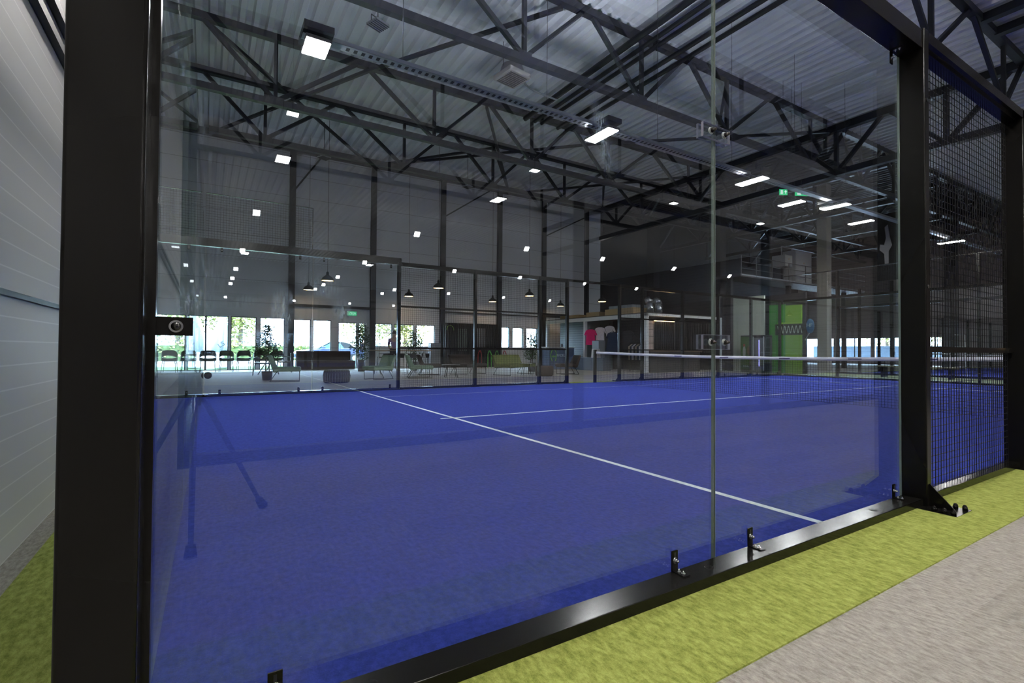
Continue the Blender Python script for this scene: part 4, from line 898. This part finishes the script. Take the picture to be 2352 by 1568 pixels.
# catwalk with railing and cabinets
t = thing('catwalk', 'grey steel catwalk with railing on the upper level behind the court', 'walkway', (0, 13.0, 0))
MB().box(21.7, 34, 0, 1.4, 4.56, 4.68).obj('walkway_floor', LATTC, t); MB().box(21.7, 34, -.02, .0, 4.62, 4.68).obj('edge_strip', GSTEEL, t)
RAILG = mat('railing_grey', (.12, .12, .125), .5)
for x in (21.75, 22.95, 24.3, 25.8, 27.4, 29.0, 30.9, 32.8): MB().cyl((x, 0, 4.6), (x, 0, 5.57), .025, n=8).obj('railing_post', RAILG, t)
for z in (4.95, 5.26, 5.57): MB().cyl((21.7, 0, z), (34, 0, z), .018, n=6).obj('handrail', RAILG, t)
for x in (21.9, 27.0, 33.0): MB().box(x-.1, x+.1, .6, .8, 0, 4.56).obj('support_post', STEELD, t)
for (x0, x1, z0, z1, nm) in ((26.7, 28.3, 4.68, 6.4, 'tall light grey electrical cabinet on the catwalk'), (25.7, 26.4, 5.45, 6.05, 'small light grey electrical box left of the tall cabinet')):
    t = thing('electrical_cabinet', nm, 'cabinet', ((x0+x1)/2, 13.5, z0)); W = x1-x0
    cs = MB().bbox(-W/2, W/2, -.35, .35, 0, z1-z0, .01).obj('casing', mat('light_grey_box', (.38, .38, .39), .5), t)
    dr = MB().box(-W/2+.04, W/2-.04, -.362, -.35, .05, z1-z0-.05).obj('door', mat('light_grey_door', (.50, .50, .51), .5), t)
    MB().prism([(-.05, 0), (.05, 0), (0, .09)], (0, -.003, 0), (0, -.362, (z1-z0)*.6), (1, 0, 0), (0, 0, 1)).obj('warning_mark', mat('hazard_orange', (.5, .25, .03), .5), dr)
    if W < 1: MB().box(-.04, .04, -.05, .05, -.72, 0).obj('pedestal', STEELD, t)
tag(MB().path([(26.0, 13.5, 6.05), (26.0, 13.5, 6.55), (27, 13.5, 6.55), (27, 13.5, 6.4)], .03).obj('conduit_pipe', GSTEEL), 'bent pale conduit joining the two electrical cabinets', 'pipe')
t = thing('hanging_banner', 'tall black banner with white brushed figure at the right behind the glass', 'banner', (26.0, 8.68, 0), PI/2)
MB().box(-.48, .40, -.01, .01, 4.2, 7.2).obj('cloth', mat('banner_black', (.004, .004, .005), .9, spec=.1), t)
for x in (-.45, .37): MB().cyl((x, 0, 7.2), (x, 0, ZR), .008, n=6).obj('cord', STEELD, t)
b = MB(); b.prism([(-.05, 4.9), (.1, 4.9), (.12, 5.4), (.3, 5.6), (.28, 5.85), (.12, 5.8), (.05, 6.1), (.1, 6.6), (-.02, 6.7), (-.1, 6.1), (-.18, 5.75), (-.05, 5.5)], (0, .004, 0), (0, .012, 0)); b.obj('brushed_figure', mat('banner_white', (.13, .13, .14), .9), t)
# benches and equipment in the back hall
t = thing('padded_bench', 'long lime green padded bench near the second court net', 'bench', (30.5, 3.4, 0), .9)
MB().bbox(-1.6, 1.6, -.35, .35, .12, .5, .1, 3).obj('cushion', mat('lime_vinyl', (.30, .40, .06), .5), t); MB().box(-1.4, 1.4, -.25, .25, 0, .12).obj('plinth', STEEL, t)
t = thing('low_table', 'long low pale table between the courts', 'table', (23.0, 6.6, 0), PI/2)
MB().bbox(-1.2, 1.2, -.25, .25, .40, .45, .01).obj('table_top', mat('pale_wood', (.4, .36, .25), .5), t)
for x in (-1.05, 1.05): MB().box(x-.04, x+.04, -.2, .2, 0, .4).obj('leg', STEEL, t)
t = thing('umpire_ladder', 'pale metal ladder frame seen just left of the second post', 'ladder', (25.5, 6.1, 0), .3)
MB().path([(0, -.25, 0), (.1, -.18, 1.7), (.1, .18, 1.7), (0, .25, 0)], .025).obj('frame', WSTEEL, t)
for z in (.4, .8, 1.2): MB().cyl((.03, -.22, z), (.03, .22, z), .018, n=6).obj('rung', WSTEEL, t)

# tripod and camera mirrored in the near glass
t = thing('camera_tripod', 'black camera tripod whose legs are mirrored in the near glass', 'tripod', (0, 0, 0))
ap = Vector((.0, -1.62, .80))
for f_ in ((.0, -1.29, 0), (.36, -1.97, 0), (-.38, -1.9, 0)):
    p = Vector(f_); k = MB(); k.cyl(ap, p.lerp(ap, .08), .017, .012, n=10); k.cyl(p.lerp(ap, .08), p+Vector((0, 0, .012)), .02, .028, n=12); k.obj('leg', STEEL, t)
MB().cyl(ap-Vector((0, 0, .12)), ap+Vector((0, 0, .08)), .03, n=14).obj('head', STEEL, t)

# ------------------------------------------------------------------ outside
GRASS = carpet('lawn', (.03, .08, .02), (.07, .14, .035), (12, 3), bump=.3)
tag(MB().box(-14, 30, YN+.25, 29.5, -.15, -.02).obj('lawn', GRASS), 'sunlit green lawn outside the lounge windows', 'lawn')
tag(MB().box(-60, 80, 29.5, 90, -.15, -.03).obj('paved_yard', mat('pale_paving', (.20, .20, .19), .8)), 'pale sunlit paved yard beyond the lawn', 'paving')
HED = carpet('sunlit_foliage', (.12, .15, .035), (.38, .36, .13), (2, 1), bump=0, rough=.6)
for k, (x, y, h, r, nm) in enumerate(((-9, 43, 7, 4, 'far left'), (-3, 41, 6, 3.2, 'left'), (2.2, 42, 6.5, 3.2, 'centre left'), (12.0, 43, 5.2, 2.6, 'centre right'), (16, 44, 4.5, 3, 'right'))):
    t = thing('garden_tree', '%s sunlit tree in the yard outside the windows' % nm, 'tree', (x, y, 0), 0, 'trees outside')
    MB().cyl((0, 0, 0), (.1, 0, h*.6), .22, .12, n=10).obj('trunk', BARK, t)
    b = MB()
    for i in range(7): leaves(b, (random.uniform(-r*.6, r*.6), random.uniform(-r*.4, r*.4), random.uniform(h*.35, h)), r*.6, 620, .30)
    b.obj('foliage', HED, t)
for k, (y, h) in enumerate(((11, 4.5), (15.5, 5), (20, 4.2))):
    t = thing('garden_tree', '%s sunlit tree beyond the distant right-hand windows' % ordinal(k), 'tree', (55, y, 0), 0, 'trees outside')
    MB().cyl((0, 0, 0), (0, .1, h*.6), .2, .12, n=10).obj('trunk', BARK, t); b = MB()
    for i in range(6): leaves(b, (random.uniform(-1, 1), random.uniform(-1.8, 1.8), random.uniform(h*.3, h)), 2.1, 600, .28)
    b.obj('foliage', HED, t)
tag(MB().bbox(49.5, 50.5, 12, 24, 0, 1.5, .05).obj('garden_wall', mat('pale_blue_render', (.022, .035, .05), .8)), 'pale bluish garden wall beyond the distant right-hand windows', 'wall')
t = thing('clipped_hedge', 'low sunlit hedge behind the parked car', 'hedge', (9, 37, .12)); b = MB()
for i in range(16): leaves(b, (-8+i*1.05, 0, .7), .8, 90, .28)
b.obj('foliage', HED, t); MB().box(-8, 8, -.2, .2, 0, 1.0).obj('core', mat('hedge_core', (.04, .07, .02), .9), t)
# car
CARP = mat('dark_blue_car_paint', (.03, .04, .12), .2, .3, coat=.6); CGL = mat('car_window', (.10, .20, .24), .08)
t = thing('parked_car', 'dark blue convertible with black soft top parked outside', 'car', (7.0, 33.0, 0), math.radians(180+6))
body = [(-2.2, .35), (-2.2, .75), (-2.05, .92), (-1.1, 1.0), (.75, .98), (1.9, .82), (2.2, .65), (2.25, .35), (1.85, .30), (1.7, .55), (1.25, .55), (1.1, .30), (-1.0, .30), (-1.15, .55), (-1.65, .55), (-1.8, .30)]
o = MB().prism(body, (0, 1.7, 0), (0, -.85, 0)).obj('car_body', CARP, t); bv = o.modifiers.new('bevel', 'BEVEL'); bv.width = .06; bv.segments = 3
o = MB().prism([(-1.5, .98), (-1.1, 1.32), (-.6, 1.42), (.1, 1.42), (.15, 1.36), (-.5, 1.3), (-.75, .99)], (0, 1.4, 0), (0, -.7, 0)).obj('soft_top', BLK, t)
MB().prism([(-.75, .99), (-.5, 1.3), (.12, 1.36), (.9, .98)], (0, 1.36, 0), (0, -.68, 0)).obj('side_window', CGL, t)
MB().prism([(.10, 1.42), (.16, 1.42), (1.0, .97), (.92, .97)], (0, 1.42, 0), (0, -.71, 0)).obj('windscreen_frame', BLK, t)
for x in (-1.4, 1.48):
    for y in (-.8, .8):
        k = MB(); k.cyl((x, y-.1, .33), (x, y+.1, .33), .33, n=28); ty_ = k.obj('tyre', mat('tyre', (.015, .015, .015), .8), t); k = MB(); k.cyl((x, y-.11, .33), (x, y+.11, .33), .2, n=20); k.obj('wheel_rim', CHROME, ty_)
MB().bbox(-2.24, -2.18, -.75, .75, .62, .75, .01).obj('tail_light', mat('red_lens', (.5, .02, .02), .3), t); MB().bbox(.55, .75, .85, 1.0, .98, 1.1, .03).obj('wing_mirror', CARP, t)
# closed parasol
PAR = mat('white_canvas', (.26, .28, .34), .7)
t = thing('closed_parasol', 'large closed white parasol with dark lettering outside the left windows', 'parasol', (.75, 26.2, 0)); b = MB(); n = 18
prof = [(.06, 2.75), (.16, 2.2), (.30, 1.5), (.42, .95), (.34, .75)]
vs = []
for j, (r, z) in enumerate(prof):
    for i in range(n): a = 2*PI*i/n; q = r*(1+.22*math.cos(a*6)); vs.append((q*math.cos(a)-.32*(2.75-z)/2, q*math.sin(a), z))
b.add(vs, [(j*n+i, j*n+(i+1) % n, (j+1)*n+(i+1) % n, (j+1)*n+i) for j in range(len(prof)-1) for i in range(n)], True); b.obj('canopy', PAR, t)
MB().cyl((0, 0, 0), (0, 0, 3.0), .035, n=10).obj('pole', WSTEEL, t); text_mesh('lettering', 'LS', BLK, .3, t, (-.12, -.50, 1.12), (PI/2, -.6, 0), .004)
MB().lathe([(0, 0), (.35, 0), (.35, .08), (0, .08)], n=20).obj('base', mat('concrete_base', (.3, .3, .3), .8), t)
